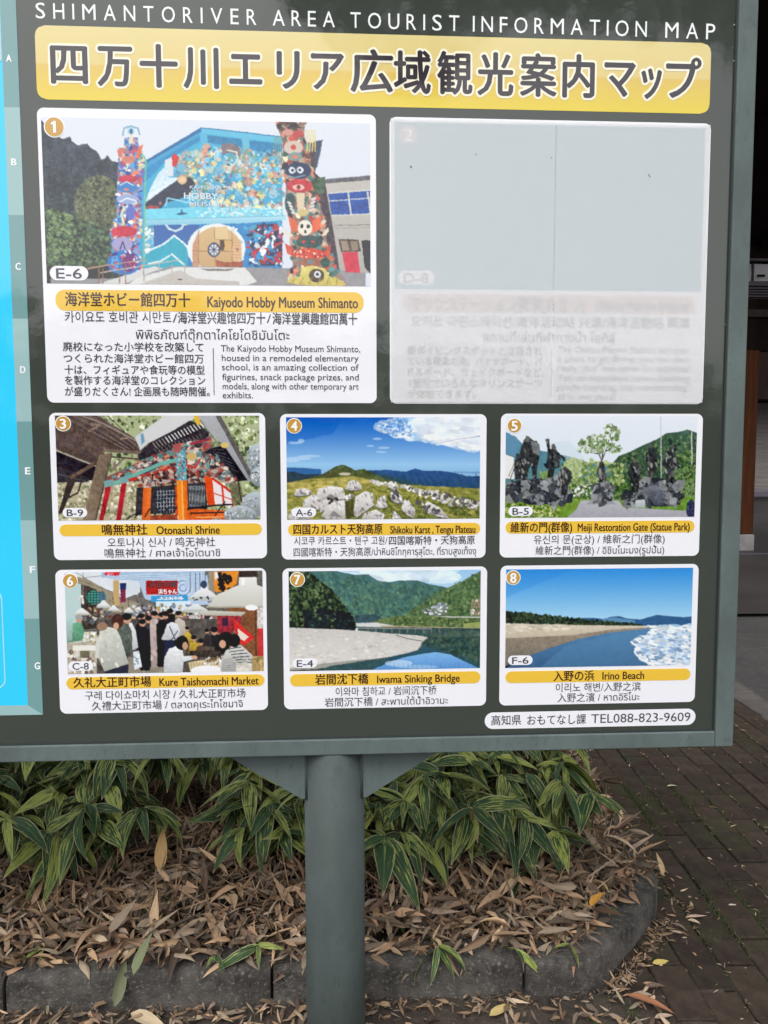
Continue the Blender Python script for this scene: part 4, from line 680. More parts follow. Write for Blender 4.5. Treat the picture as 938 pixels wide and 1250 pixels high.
# header
def spaced(word, x0, x1, yc, em):
    """each capital placed by itself so that gaps are wide and letters keep their width"""
    wd = {'I': .10, 'M': .72, 'O': .72, 'N': .62, 'A': .66, 'R': .52, 'S': .52, 'T': .56, 'H': .6, 'V': .64, 'E': .44, 'U': .6, 'F': .42, 'P': .5}
    e = em * .80; W = [wd[c] * e for c in word]; gap = ((x1 - x0) - sum(W)) / (len(word) - 1); x = x0; out = []
    for c, w_ in zip(word, W):
        out.append((c, x, x + w_, yc, em, -.012)); x += w_ + gap
    return out
for s, a, b, ya, yb in (("SHIMANTORIVER", 43.5, 313, 12.0, 20.2), ("AREA", 333, 409, 20.8, 23.0), ("TOURIST", 428, 561, 23.6, 27.8), ("INFORMATION", 577.5, 790, 28.3, 34.8), ("MAP", 812.5, 873.5, 35.8, 38)):
    L_ = spaced(s, a, b, 0, 28); it = []
    for c, x0, x1, _, em, bo in L_: t = ((x0 + x1) / 2 - a) / (b - a); it.append((c, x0, x1, ya + (yb - ya) * t, em, 0))
    lettering('header_lettering', it, MP['paper'], board, 1, join=True)

# yellow title banner (printed gradient, two tones)
def banner():
    a0, _ = bd(44.0, 80); b0, _ = bd(867.5, 95); _, t = bd(458, 41.5); _, u = bd(458, 130); r = .021
    P = rrect_pts(a0, b0, u, t, r, 8); o = prism('title_banner', P, ly(1), ly(1) + .0003, MP['hbar'], board)
    bpy.data.objects.remove(o)
    # grid version so that the two-tone print has vertices to sit on
    zs = [t, t - .004, t - .008, t - r * .6, t - r]; k = 22
    zs += [t - r - (t - u - 2 * r) * i / k for i in range(1, k)] + [u + r, u + r * .6, u + .008, u + .004, u]
    V, C, F = [], [], []
    mid = (t + u) / 2 + (t - u) * .0
    for z in zs:
        d = min(t - z, z - u); ins = 0 if d >= r else r - math.sqrt(max(0, r * r - (r - d) ** 2))
        V += [(a0 + ins, ly(1), z), (b0 - ins, ly(1), z)]
        f = (t - z) / (t - u)
        c = np.array((220, 204, 140)) * (1 - 2 * f) + np.array((218, 196, 124)) * 2 * f if f < .5 else np.array((216, 184, 92)) * (1 - (f - .5) * 2) + np.array((222, 198, 58)) * (f - .5) * 2
        C += [c, c]
    for i in range(len(zs) - 1): F.append((2 * i, 2 * i + 2, 2 * i + 3, 2 * i + 1))
    me = bpy.data.meshes.new('title_banner'); me.from_pydata(V, [], F); ca = me.color_attributes.new('col', 'FLOAT_COLOR', 'POINT')
    for i, c in enumerate(C): ca.data[i].color = (*s2l(c), 1)
    return link('title_banner', me, MP['hbar'], board)
ban = banner()
TT = "四万十川エリア広域観光案内マップ"; xs0 = [62, 119, 171, 224, 280, 338, 380, 428, 481, 534, 583, 635, 687, 738, 783, 813]; xs1 = [107, 162, 217, 267, 320, 366, 420, 480, 526, 577, 627, 680, 726, 776, 808, 856]
its, its2 = [], []
for i, ch in enumerate(TT):
    xm = (xs0[i] + xs1[i]) / 2; yc = 78.3 + (xm - 84) / (834 - 84) * (96.5 - 78.3)
    em = 56
    me = text_mesh(ch, .022); zz = [v.co.y for v in me.vertices]; cz = .37 if ch not in 'ッ' else .37; bpy.data.meshes.remove(me)
    its.append((ch, xs0[i] + 1, xs1[i] - 1, yc, em, .024, cz)); its2.append((ch, xs0[i] + 1, xs1[i] - 1, yc, em, .068, cz))
lettering('title_outline', its2, printed('outline white', (244, 238, 216), wear=0), ban, 2); lettering('title_lettering', its, MP['title'], ban, 3)

GOLD_R = {1: 11}
def card(x0, x1, y0, y1, label, badge, pill, code, bar, cap, det, pic, r=.0145, pillw=30, pillh=11.5, br=8.3, ink='ink', plabel=None):
    c = plate('photo_card', x0, x1, y0, y1, r, 1, MP['white'], board); c['label'] = label
    if pic: pic.build(c, 2, plabel)
    plate('caption_bar', *bar, .02, 2, MP['bar'], c)
    lettering('caption_lettering', cap, MP['dink'], c, 3); lettering('detail_lettering', det, MP[ink], c, 3)
    n, bx, by = badge
    u, v = bd(bx, by); rr = br / FPX * BD
    prism('number_badge', circ_pts(u, v, rr * 1.12), ly(3), ly(3) + .0002, MP['paper'], c); prism('number_disc', circ_pts(u, v, rr), ly(4), ly(4) + .0002, MP['gold'], c)
    nw = br * .42 if n != '1' else br * .2
    if n == '1':
        u, v = bd(bx, by); k_ = rr * .62; prism('badge_numeral', [(u - .18 * k_, v - k_), (u + .3 * k_, v - k_), (u + .3 * k_, v + k_), (u + .0 * k_, v + k_), (u - .52 * k_, v + .68 * k_), (u - .52 * k_, v + .32 * k_), (u - .18 * k_, v + .46 * k_)], ly(5), ly(5) + .0001, MP['paper'], c)
    else: lettering('badge_numeral', [(n, bx - nw, bx + nw, by, br * 2.0, .03)], MP['paper'], c, 5)
    cx, cy = pill; plate('grid_tag', cx - pillw / 2, cx + pillw / 2, cy - pillh / 2, cy + pillh / 2, .02, 3, MP['white'], c)
    lettering('grid_code', [(code, cx - pillw * .33, cx + pillw * .33, cy, pillh * 1.02, .012)], MP['ink'], c, 4)
    return c
TH = .30
c1 = card(51.5, 459.5, 135.5, 491.7, 'largest photo card, blue painted museum front with totem poles', ('1', 66.5, 155), (84.5, 333.5), 'E-6', (68, 444, 355, 380.5),
  [("海洋堂ホビー館四万十", 79.9, 232, 366, 18.5, .018), ("Kaiyodo Hobby Museum Shimanto", 253.5, 437, 368.7, 18.5, .016)],
  [("카이요도 호비관 시만토", 79.4, 209.5, 387.2, 15.5, .004), ("/", 211, 216.5, 388, 15, 0), ("海洋堂兴趣馆四万十", 217.5, 324, 388.4, 15.5, .01), ("/", 326, 331, 388.5, 15, 0), ("海洋堂興趣館四萬十", 333, 436, 389.4, 15.5, .016),
   ("พิพิธภัณฑ์ตุ๊กตาไคโยโดชิมันโตะ", 166, 353.5, 409.5, 15.5, .006, TH),
   ("廃校になった小学校を改築して", 77, 248.5, 423.6, 12.3, .008), ("つくられた海洋堂ホビー館四万", 77.8, 248.8, 437.7, 12.3, .008), ("十は、フィギュアや食玩等の模型", 79, 250, 451.6, 12.3, .008), ("を製作する海洋堂のコレクション", 79.6, 250.6, 464.4, 12.3, .008), ("が盛りだくさん! 企画展も随時開催。", 79.6, 256, 478, 12.3, .008),
   ("The Kaiyodo Hobby Museum Shimanto,", 270, 440, 425.3, 11.3, .0), ("housed in a remodeled elementary", 271, 438, 436.8, 11.3, 0), ("school, is an amazing collection of", 271, 438, 448, 11.3, 0), ("figurines, snack package prizes, and", 271.5, 438, 459.9, 11.3, 0), ("models, along with other temporary art", 272, 438, 471.2, 11.3, 0), ("exhibits.", 272, 309, 482, 11.3, 0), ("l", 260.6, 261.4, 452, 84, 0)],
  pic_museum(), pillw=47, pillh=17.5, br=10.6, plabel='printed photograph of a painted blue museum with two colourful totem poles')
lettering('photo_lettering', [("HOBBY", 225, 266, 239, 10.5, .02), ("MUSEUM", 232, 277, 249, 7.5, .006), ("KAIYODO", 232, 268, 228.5, 6, .006)], printed('mural lettering', (206, 216, 222)), c1, 3)

c2 = plate('photo_card', 476, 863.3, 146.5, 493, .0145, 1, MP['white'], board); c2['label'] = 'faded card covered over with a pale translucent film'
def flat_pic(x0, x1, y0, y1, name, parent, layer, m): return plate(name, x0, x1, y0, y1, .0005, layer, m, parent)
flat_pic(482, 858.5, 152.5, 354, 'photo_print', c2, 2, printed('faded photo', (136, 178, 190), wear=.03))
plate('caption_bar', 491.5, 849.5, 360, 382, .02, 2, printed('faded bar', (214, 196, 194)), c2)
lettering('caption_lettering', [("マリンステーション興津(おきつ)", 502, 713, 371.5, 18.5, .02), ("Okitsu Marine Station", 728, 840, 372.5, 17, .02)], MP['ghost'], c2, 3)
lettering('detail_lettering', [("오키쓰 마린스테이션/海洋活动站 兴津/海洋活動站 興津", 502, 842, 393.3, 15.5, .012), ("สถานที่เล่นกีฬาทางน้ำ โอคิสึ", 590, 751, 412.5, 16, .008, TH),
   ("新ダイビングスポットと注目され", 497.7, 662, 428.3, 12.3, .01), ("ている興津の海。バナナボート、パ", 498, 662, 441.2, 12.3, .01), ("ドルボード、ウェイクボードなど、", 498.5, 665, 454.3, 12.3, .01), ("1箇所でいろんなマリンスポーツ", 500, 662, 468, 12.3, .01), ("が体験できます。", 497.7, 581, 481, 12.3, .01),
   ("The Okitsu Marine Station isn't just", 681, 840, 426.6, 11.3, .006), ("a place to go diving, you can also", 681, 840, 437.7, 11.3, .006), ("really 'dive' into other fun activities!", 681, 843, 449.2, 11.3, .006), ("You can experience banana boarding,", 681, 843, 461, 11.3, .006), ("paddle boarding, and wakeboarding,", 680, 840, 472.5, 11.3, .006), ("all in one place!", 681, 752, 483.8, 11.3, .006), ("l", 672.6, 673.3, 454, 84, 0)], MP['ghost'], c2, 3)
u, v = bd(498.5, 164.5); prism('number_badge', circ_pts(u, v, 11 / FPX * BD), ly(3), ly(3) + .0002, printed('faded badge', (206, 190, 196)), c2)
lettering('badge_numeral', [('2', 494, 504, 164.5, 21, .03)], MP['paper'], c2, 4); plate('grid_tag', 486, 531, 330.5, 347.5, .02, 3, MP['white'], c2); lettering('grid_code', [("D-8", 493, 523, 339, 17, .01)], MP['ghost'], c2, 4)
# translucent cover film in two sheets with a seam
fm = printed('cover film', (232, 232, 232), wear=.012); b = bsdf(fm); b.inputs['Alpha'].default_value = .37
def film(x0, x1):
    _, t = bd(665, 148.5); _, q = bd(665, 491.5); return prism('cover_film', [(x0, q), (x1, q), (x1, t), (x0, t)], ly(7), ly(7) + .0002, fm, c2)
ua, _ = bd(477.3, 320); ub, _ = bd(862.2, 320); us, _ = bd(676, 320); film(ua, us); film(us + .0012, ub)
for q in ((502, 204, 1.2), (792, 214, .9), (793, 216, .8), (673, 193, .7), (581, 189, .8)):
    u, v = bd(q[0], q[1]); prism('dirt_speck', circ_pts(u, v, q[2] / FPX * BD, 8), ly(8), ly(8) + .0002, MP['ink'], c2)

card(63, 325, 504, 682.7, 'small photo card of the orange pillared shrine', ('3', 77.3, 517), (91.8, 625.7), 'B-9', (72.8, 319.8, 639.5, 653.7),
  [("鳴無神社", 124.7, 179.8, 646.6, 14.2, .018), ("Otonashi Shrine", 191.3, 268.3, 646.6, 14, .016)],
  [("오토나시 신사 / 鸣无神社", 131.4, 262.8, 661.8, 12.5, .006), ("鳴無神社 / ศาลเจ้าโอโตนาชิ", 127.8, 268.8, 674.8, 12.5, .006)], pic_shrine(), plabel='printed photograph of a shrine with orange pillars under dark eaves')
card(343, 593.6, 505.4, 682, 'small photo card of white rocks on a green plateau', ('4', 359.4, 519.8), (371.2, 625.4), 'A-6', (351.7, 586.3, 638.8, 653.2),
  [("四国カルスト天狗高原", 358.6, 467, 646, 13.6, .018), ("Shikoku Karst , Tengu Plateau", 476.6, 580.3, 646, 13.2, .016)],
  [("시코쿠 카르스트・텐구 고원/", 359.2, 473, 660, 11.6, .006), ("四国喀斯特・天狗高原", 475, 579.7, 659.5, 11.6, .008), ("四國喀斯特・天狗高原/ป่าหินชิโกกุคารุสุโตะ, ที่ราบสูงเท็งงุ", 358.6, 581.4, 673.2, 11.8, .006)], pic_karst(), plabel='printed photograph of white rocks on a grassy plateau under blue sky')
card(611, 856, 505, 679.5, 'small photo card of the bronze statue park', ('5', 628.2, 519.5), (635.7, 624), 'B-5', (617.3, 848, 636, 650.6),
  [("維新の門(群像)", 623.6, 698.5, 643.8, 13.6, .018), ("Meiji Restoration Gate (Statue Park)", 705.6, 842, 643, 13.4, .016)],
  [("유신의 문(군상) / 維新之门(群像)", 651.8, 811.6, 658.2, 12, .006), ("維新之門(群像) / อิชินโนะมง(รูปปั้น)", 654, 811, 671.5, 12, .006)], pic_statues(), plabel='printed photograph of bronze statues on rocks either side of a path')
c6 = card(70.5, 326.2, 694.5, 869, 'small photo card of the crowded market', ('6', 85.8, 709), (98.7, 813), 'C-8', (81, 323, 825, 839.5),
  [("久礼大正町市場", 89.9, 184.4, 832.6, 13.8, .018), ("Kure Taishomachi Market", 194.9, 315.7, 831.3, 13.6, .016)],
  [("구레 다이쇼마치 시장 / 久礼大正町市场", 104, 299.8, 847.5, 12.2, .006), ("久禮大正町市場 / ตลาดคุเระไทโชมาจิ", 112.2, 296.5, 860.2, 12.2, .006)], pic_market(), plabel='printed photograph of shoppers crowding a covered market lane')
lettering('photo_lettering', [("大正市場", 183, 215.5, 713.8, 7, .02)], MP['ink'], c6, 3); lettering('photo_lettering', [("浜ちゃん", 193.5, 216, 722, 6.5, .03), ("大正町市場", 195, 223, 730.3, 4.6, .02)], MP['paper'], c6, 3)
card(346, 594.2, 692.6, 863.7, 'small photo card of the river bend and pale gravel bar', ('7', 363.2, 707.3), (372.5, 809.6), 'E-4', (354.1, 586.6, 821.2, 836),
  [("岩間沈下橋", 385.2, 449.7, 829, 14, .018), ("Iwama Sinking Bridge", 460.6, 561.3, 828, 13.4, .016)],
  [("이와마 침하교 / 岩间沉下桥", 410, 533, 843.4, 12, .006), ("岩間沉下橋 / สะพานใต้น้ำอิวามะ", 396.5, 547, 856, 12, .006)], pic_bridge(), plabel='printed photograph of a green river bend with a pale gravel bar')
card(610.5, 850.8, 689.5, 859, 'small photo card of the sandy beach', ('8', 626.7, 705.1), (635.3, 805.9), 'F-6', (617.3, 843, 817.8, 832),
  [("入野の浜", 675.9, 725.5, 825, 13.8, .018), ("Irino Beach", 735.7, 786.3, 824.2, 13.2, .016)],
  [("이리노 해변/入野之滨", 678.6, 782.3, 838.7, 12, .006), ("入野之濱 / หาดอิริโนะ", 680.9, 781, 851, 12, .006)], pic_beach(), plabel='printed photograph of a sandy beach with surf and blue sky')
cp = plate('contact_plate', 592, 849.3, 867.5, 887.5, .02, 1, MP['white'], board); lettering('contact_lettering', [("高知県", 600, 636.5, 879.3, 13.6, .008), ("おもてなし課", 644, 715.5, 878.6, 13.6, .008), ("TEL088-823-9609", 722, 843, 875.8, 15.6, .0)], MP['ink'], cp, 2)

# map on the left half of the board
mp = prism('map_panel', [(-2.9, .9245), (-.6805, .9245), (-.6805, 2.50), (-2.9, 2.50)], ly(1), ly(1) + .0003, MP['sea'], board); mp['label'] = 'cyan area map cut by the left edge'
XI = -.7125; SEG = [2.456] + [bd(20, y)[1] for y in (131,)] + [bd(*q)[1] for q in ((26, 262.5), (32, 389), (38, 514.5), (44, 635), (49, 755))] + [.9245]
for i in range(7):
    z1, z0 = SEG[i], SEG[i + 1]
    pts = [(XI, z0 + (.022 if i == 6 else 0)), (-.6805, z0), (-.6805, z1 if i else 2.50), (XI, z1 if i else 2.47)]
    prism('border_band', pts, ly(2), ly(2) + .0002, MP['ba' if i % 2 == 0 else 'bb'], mp)
for i in range(6):
    x1 = -.6805 - i * .37; x0 = x1 - .37
    prism('border_band', [(x0, .9245), (x1, .9245), (x1 - (.032 if i == 0 else 0), .9465), (x0, .9465)], ly(2), ly(2) + .0002, MP['bb' if i % 2 == 0 else 'ba'], mp); prism('border_band', [(x0, 2.476), (x1 - (.032 if i == 0 else 0), 2.476), (x1, 2.50), (x0, 2.50)], ly(2), ly(2) + .0002, MP['bb' if i % 2 == 0 else 'ba'], mp)
lettering('border_lettering', [(c, x - 3, x + 3, y, 12, .03) for c, x, y in (('A', 11, 70.8), ('B', 17.2, 197.5), ('C', 22.4, 325), ('D', 28.2, 451), ('E', 34.2, 574.5), ('F', 40, 695), ('G', 45.8, 812.5))], MP['paper'], mp, 3)
prism('inset_border', rrect_pts(-1.35, bd(5, 780)[0], .985, bd(5, 720)[1], .02), ly(2), ly(2) + .0002, printed('inset line', (150, 226, 244), wear=0), mp)
prism('inset_sea', rrect_pts(-1.345, bd(5, 780)[0] - .003, .988, bd(5, 720)[1] - .003, .02), ly(3), ly(3) + .0002, MP['sea'], mp)
rr = random.Random(3); P = []
for i in range(40):
    t = i / 39; P.append((-2.9 + t * 2.13, 1.62 + .22 * math.sin(t * 5 + .6) + .05 * math.sin(t * 23) + rr.uniform(-.02, .02) + .3 * t))
prism('map_land', [(-2.9, 2.47)] + P + [(-.77, 2.30), (-.72, 2.32), (XI - .001, 2.326), (XI - .001, 2.47)], ly(2), ly(2) + .0002, MP['pale'], mp)

# ================================================================ GROUND
def noise2(x, y, s=1.0, o=0.0): return mnoise.noise(Vector((x * s, y * s, o)))
def sheet(name, x0, x1, y0, y1, nx, ny, zf, m, parent=None, keep=None):
    V = [(x0 + (x1 - x0) * i / nx, y0 + (y1 - y0) * j / ny) for j in range(ny + 1) for i in range(nx + 1)]
    V = [(x, y, zf(x, y)) for x, y in V]; F = []
    for j in range(ny):
        for i in range(nx):
            a = j * (nx + 1) + i; f = (a, a + 1, a + nx + 2, a + nx + 1)
            if keep is None or keep(sum(V[k][0] for k in f) / 4, sum(V[k][1] for k in f) / 4): F.append(f)
    me = bpy.data.meshes.new(name); me.from_pydata(V, [], F); me.update()
    for p in me.polygons: p.use_smooth = True
    return link(name, me, m, parent)
M_ASPH = varied('asphalt', (.032, .030, .030), (.052, .048, .046), scale=3, rough=.75, bump=.6, bscale=90, c3=(.10, .095, .085), bdist=.004)
M_DIRT = varied('dirt', (.030, .022, .017), (.060, .046, .034), scale=9, rough=.95, bump=.9, bscale=55, c3=(.09, .07, .05), bdist=.012)
M_FLOOR = varied('shelter floor', (.030, .026, .026), (.045, .040, .038), scale=.8, rough=.35, bump=.1, bscale=20, r2=.6)
g = sheet('ground', -150, 150, -150, 150, 30, 30, lambda x, y: -.03, M_ASPH); tag(g, 'dark grey asphalt ground around the planter', None, kind='structure')
g = sheet('dirt_strip', -3.4, 1.05, 1.2, 2.0, 90, 22, lambda x, y: -.006 + .012 * noise2(x, y, 7), M_DIRT); tag(g, 'bare brown dirt strip in front of the kerb', kind='structure')
g = sheet('shelter_floor', -6, 16, 6.7, 24, 22, 16, lambda x, y: .006, M_FLOOR); tag(g, 'dark smooth floor under the shelter', kind='structure')

# pavers
M_PAVE = varied('paver', (.020, .013, .0095), (.046, .031, .023), scale=16, rough=.8, bump=.8, bscale=160, c3=(.020, .021, .014), obj_rand=.3, coord='Object', bdist=.003, r2=.85)
b = bsdf(M_PAVE); b.inputs['Specular IOR Level'].default_value = .25; lk = b.inputs['Base Color'].links[0]; src_ = lk.from_socket
ge = N(M_PAVE, 'ShaderNodeNewGeometry'); nn = N(M_PAVE, 'ShaderNodeTexNoise', Scale=4.5, Detail=9, Roughness=.72); L(M_PAVE, ge.outputs['Position'], nn.inputs['Vector'])
rr_ = N(M_PAVE, 'ShaderNodeValToRGB'); rr_.color_ramp.elements[0].position = .50; rr_.color_ramp.elements[1].position = .66; L(M_PAVE, nn.outputs['Fac'], rr_.inputs[0])
mm = N(M_PAVE, 'ShaderNodeMix', data_type='RGBA'); L(M_PAVE, rr_.outputs[0], mm.inputs[0]); L(M_PAVE, src_, mm.inputs[6]); mm.inputs[7].default_value = (.030, .032, .014, 1)
n2 = N(M_PAVE, 'ShaderNodeTexNoise', Scale=9, Detail=10, Roughness=.8); L(M_PAVE, ge.outputs['Position'], n2.inputs['Vector']); r2_ = N(M_PAVE, 'ShaderNodeValToRGB'); r2_.color_ramp.elements[0].position = .60; r2_.color_ramp.elements[1].position = .74; L(M_PAVE, n2.outputs['Fac'], r2_.inputs[0])
m2 = N(M_PAVE, 'ShaderNodeMix', data_type='RGBA'); L(M_PAVE, r2_.outputs[0], m2.inputs[0]); L(M_PAVE, mm.outputs[2], m2.inputs[6]); m2.inputs[7].default_value = (.085, .070, .055, 1); L(M_PAVE, m2.outputs[2], b.inputs['Base Color'])
def paver_mesh():
    bm = bmesh.new(); a, b_, h = .0515, .104, .06; r = .004
    box_bm(bm, -a, a, -b_, b_, -h, 0)
    top = [e for e in bm.edges if all(v.co.z > -.001 for v in e.verts)]
    bmesh.ops.bevel(bm, geom=top, offset=r, segments=1, affect='EDGES')
    me = bpy.data.meshes.new('paver'); bm.to_mesh(me); bm.free(); me.materials.append(M_PAVE); return me
M_JOINT = varied('joint soil', (.018, .015, .011), (.035, .036, .018), scale=7, rough=.95, bump=.8, bscale=120, c3=(.05, .05, .025), bdist=.006)
SK = .04
def in_bed(x, y):                                           # outer outline of the planter kerb
    if y < 1.95: return False
    if x > 1.05: return False
    return x < .68 or y > 1.93 + (x - .68) * 1.0 or x < .68
pav = sheet('paving', .72, 3.1, 1.0, 5.4, 48, 88, lambda x, y: -.0095 + .004 * noise2(x, y, 9), M_JOINT, keep=lambda x, y: x < 2.40 + SK * (y - 2.98))
tag(pav, 'dark weathered block paving to the right of the planter', kind='structure')
pm = paver_mesh(); pcs = []
for i in range(-8, 12):
    for j in range(-10, 13):
        xl = 1.455 + .1085 * (i + .5); yl = 2.983 + .2135 * (j + .5) + (.107 if i % 2 else 0); x = xl + SK * (yl - 2.98)
        if x > 2.32 + SK * (yl - 2.98) or yl < 1.05 or yl > 5.3: continue
        if in_bed(x - .03, yl) or x < .80 + .04 * math.sin(yl * 9) or (yl < 1.98 and x < .92): continue
        pcs.append((x, yl))
pcs.sort(key=lambda q: (q[0] - 1.5) ** 2 * .3 + (q[1] - 2.0) ** 2)
vis = pcs[:300]; rest = pcs[300:]
for x, y in vis:
    o = bpy.data.objects.new('paver', pm); COL.objects.link(o); o.parent = pav
    o.location = Vector((x + random.gauss(0, .0012), y + random.gauss(0, .0015), random.gauss(0, .0030))) - pav.location
    o.rotation_euler = (random.gauss(0, .012), random.gauss(0, .010), -SK + random.gauss(0, .006))
# edging stones between paving and asphalt
M_EDGE = varied('edging stone', (.050, .042, .038), (.085, .072, .066), scale=9, rough=.8, bump=.6, bscale=120, c3=(.07, .06, .055), obj_rand=.2, coord='Object')
for k in range(12):
    y = 1.1 + k * .42; x = 2.43 + SK * (y - 2.98); bm = bmesh.new(); box_bm(bm, x - .085, x + .085, y + .003, y + .417, -.1, .004 + random.uniform(-.003, .003), .006, 1); from_bm('edging_stone', bm, M_EDGE, pav)

# planter kerb
M_KERB = varied('kerb concrete', (.026, .023, .020), (.110, .099, .087), scale=13, rough=.95, bump=1.0, bscale=150, c3=(.20, .19, .175), obj_rand=.12, coord='Object', bdist=.008)
kerb = empty('planter_kerb', (0, 1.95, 0), 'worn grey concrete kerb around the bamboo grass bed, cut off at the corner', 'kerb')
def kerb_stone(path):
    prof = [(0, -.15), (0, .074), (.003, .085), (.008, .091), (.018, .095), (.10, .095), (.112, .092), (.118, .084), (.118, -.15)]
    P = [Vector(q) for q in path]; V, F = [], []; dens = [P[0]]
    for a, c in zip(P[:-1], P[1:]):
        n = max(1, int((c - a).length / .035))
        for i in range(1, n + 1): dens.append(a.lerp(c, i / n))
    for i, q in enumerate(dens):
        d = (dens[min(i + 1, len(dens) - 1)] - dens[max(i - 1, 0)]).normalized(); n = Vector((-d.y, d.x))
        e = .004 if i in (0, len(dens) - 1) else 0
        for a, h in prof:
            jx = .0035 * noise2(q.x * 3 + h * 30, q.y * 3 + a * 30, 9); s_ = 1 - e / .06
            V.append((q.x + n.x * (.059 + (a - .059) * s_ + jx), q.y + n.y * (.059 + (a - .059) * s_ + jx), h - (e if h > .05 else 0) + jx))
    k = len(prof)
    for i in range(len(dens) - 1):
        for j in range(k - 1): F.append((i * k + j, (i + 1) * k + j, (i + 1) * k + j + 1, i * k + j + 1))
    F.append(tuple(range(k))[::-1]); F.append(tuple((len(dens) - 1) * k + j for j in range(k)))
    me = bpy.data.meshes.new('kerb_stone'); me.from_pydata(V, [], [tuple(reversed(f)) for f in F]); me.update()
    bm = bmesh.new(); bm.from_mesh(me); bmesh.ops.recalc_face_normals(bm, faces=bm.faces[:]); bm.to_mesh(me); bm.free()
    for p in me.polygons: p.use_smooth = len(p.vertices) == 4 
    return link('kerb_stone', me, M_KERB, kerb)
kx = [-3.05, -2.35, -1.65, -.93, -.213, .487]
for a, c in zip(kx[:-1], kx[1:]): kerb_stone([(a + .004, 1.938), (c - .004, 1.934)])
kerb_stone([(.491, 1.925), (.66, 1.925), (.70, 1.94), (.99, 2.235)]); kerb_stone([(.996, 2.245), (1.035, 2.33), (1.048, 2.42), (1.05, 2.93)])
kerb_stone([(1.05, 2.94), (1.052, 3.6)]); kerb_stone([(1.052, 3.61), (1.055, 4.25)])

def inside_bed(x, y, m=.0):
    return y > 2.03 + m and x < .97 - m and (x < .60 or y > 1.985 + (x - .62) * 1.03 + m)
def bed_z(x, y): return .088 + .040 * min(1, max(0, (y - 2.0) / .5)) + .022 * noise2(x, y, 5)
M_SOIL = varied('bed soil', (.022, .016, .012), (.048, .034, .024), scale=14, rough=.95, bump=.9, bscale=70, c3=(.08, .055, .038), bdist=.012)
bs = sheet('bed_soil', -3.05, 1.0, 1.98, 4.6, 150, 90, lambda x, y: bed_z(x, y) - .035, M_SOIL, keep=lambda x, y: inside_bed(x, y, -.06)); tag(bs, 'dark soil of the planter bed', kind='structure')

# ================================================================ LEAVES
def leaf_mesh(name, length=.18, width=.034, bend=.6, fold=.25, twist=0.0, n=9, m=None, curl=0.0, mcol=None, tip=.12):
    """blade along +X from its stalk, with UV (u along, v across)"""
    V, UV, F = [], [], []; x = z = 0; ang = 0.0; cross = (-1, -.5, 0, .5, 1)
    for i in range(n + 1):
        t = i / n; wd = width / 2 * (math.sin(math.pi * min(1, t * 1.02 + .0) ** .62) ** .85) * (1.0 if t < .999 else 0)
        if i == n: wd = .0004
        if i == 0: wd = .0015
        tw = twist * t
        for c in cross:
            yy = c * wd; zz = abs(c) * wd * fold + curl * (c * c) * wd
            y2 = yy * math.cos(tw) - zz * math.sin(tw); z2 = yy * math.sin(tw) + zz * math.cos(tw)
            V.append((x - z2 * math.sin(ang), y2, z + z2 * math.cos(ang))); UV.append((t, c))
        ang = -bend * (t ** 1.3); st = length / n; x += st * math.cos(ang); z += st * math.sin(ang)
    k = len(cross)
    for i in range(n):
        for j in range(k - 1): F.append((i * k + j, (i + 1) * k + j, (i + 1) * k + j + 1, i * k + j + 1))
    me = bpy.data.meshes.new(name); me.from_pydata(V, [], F); uv = me.uv_layers.new(name='UVMap')
    for l in me.loops: uv.data[l.index].uv = UV[l.vertex_index]
    if mcol is not None:
        ca = me.color_attributes.new('col', 'FLOAT_COLOR', 'POINT')
        for d in ca.data: d.color = (*mcol, 1)
    for p in me.polygons: p.use_smooth = True
    if m: me.materials.append(m)
    return me

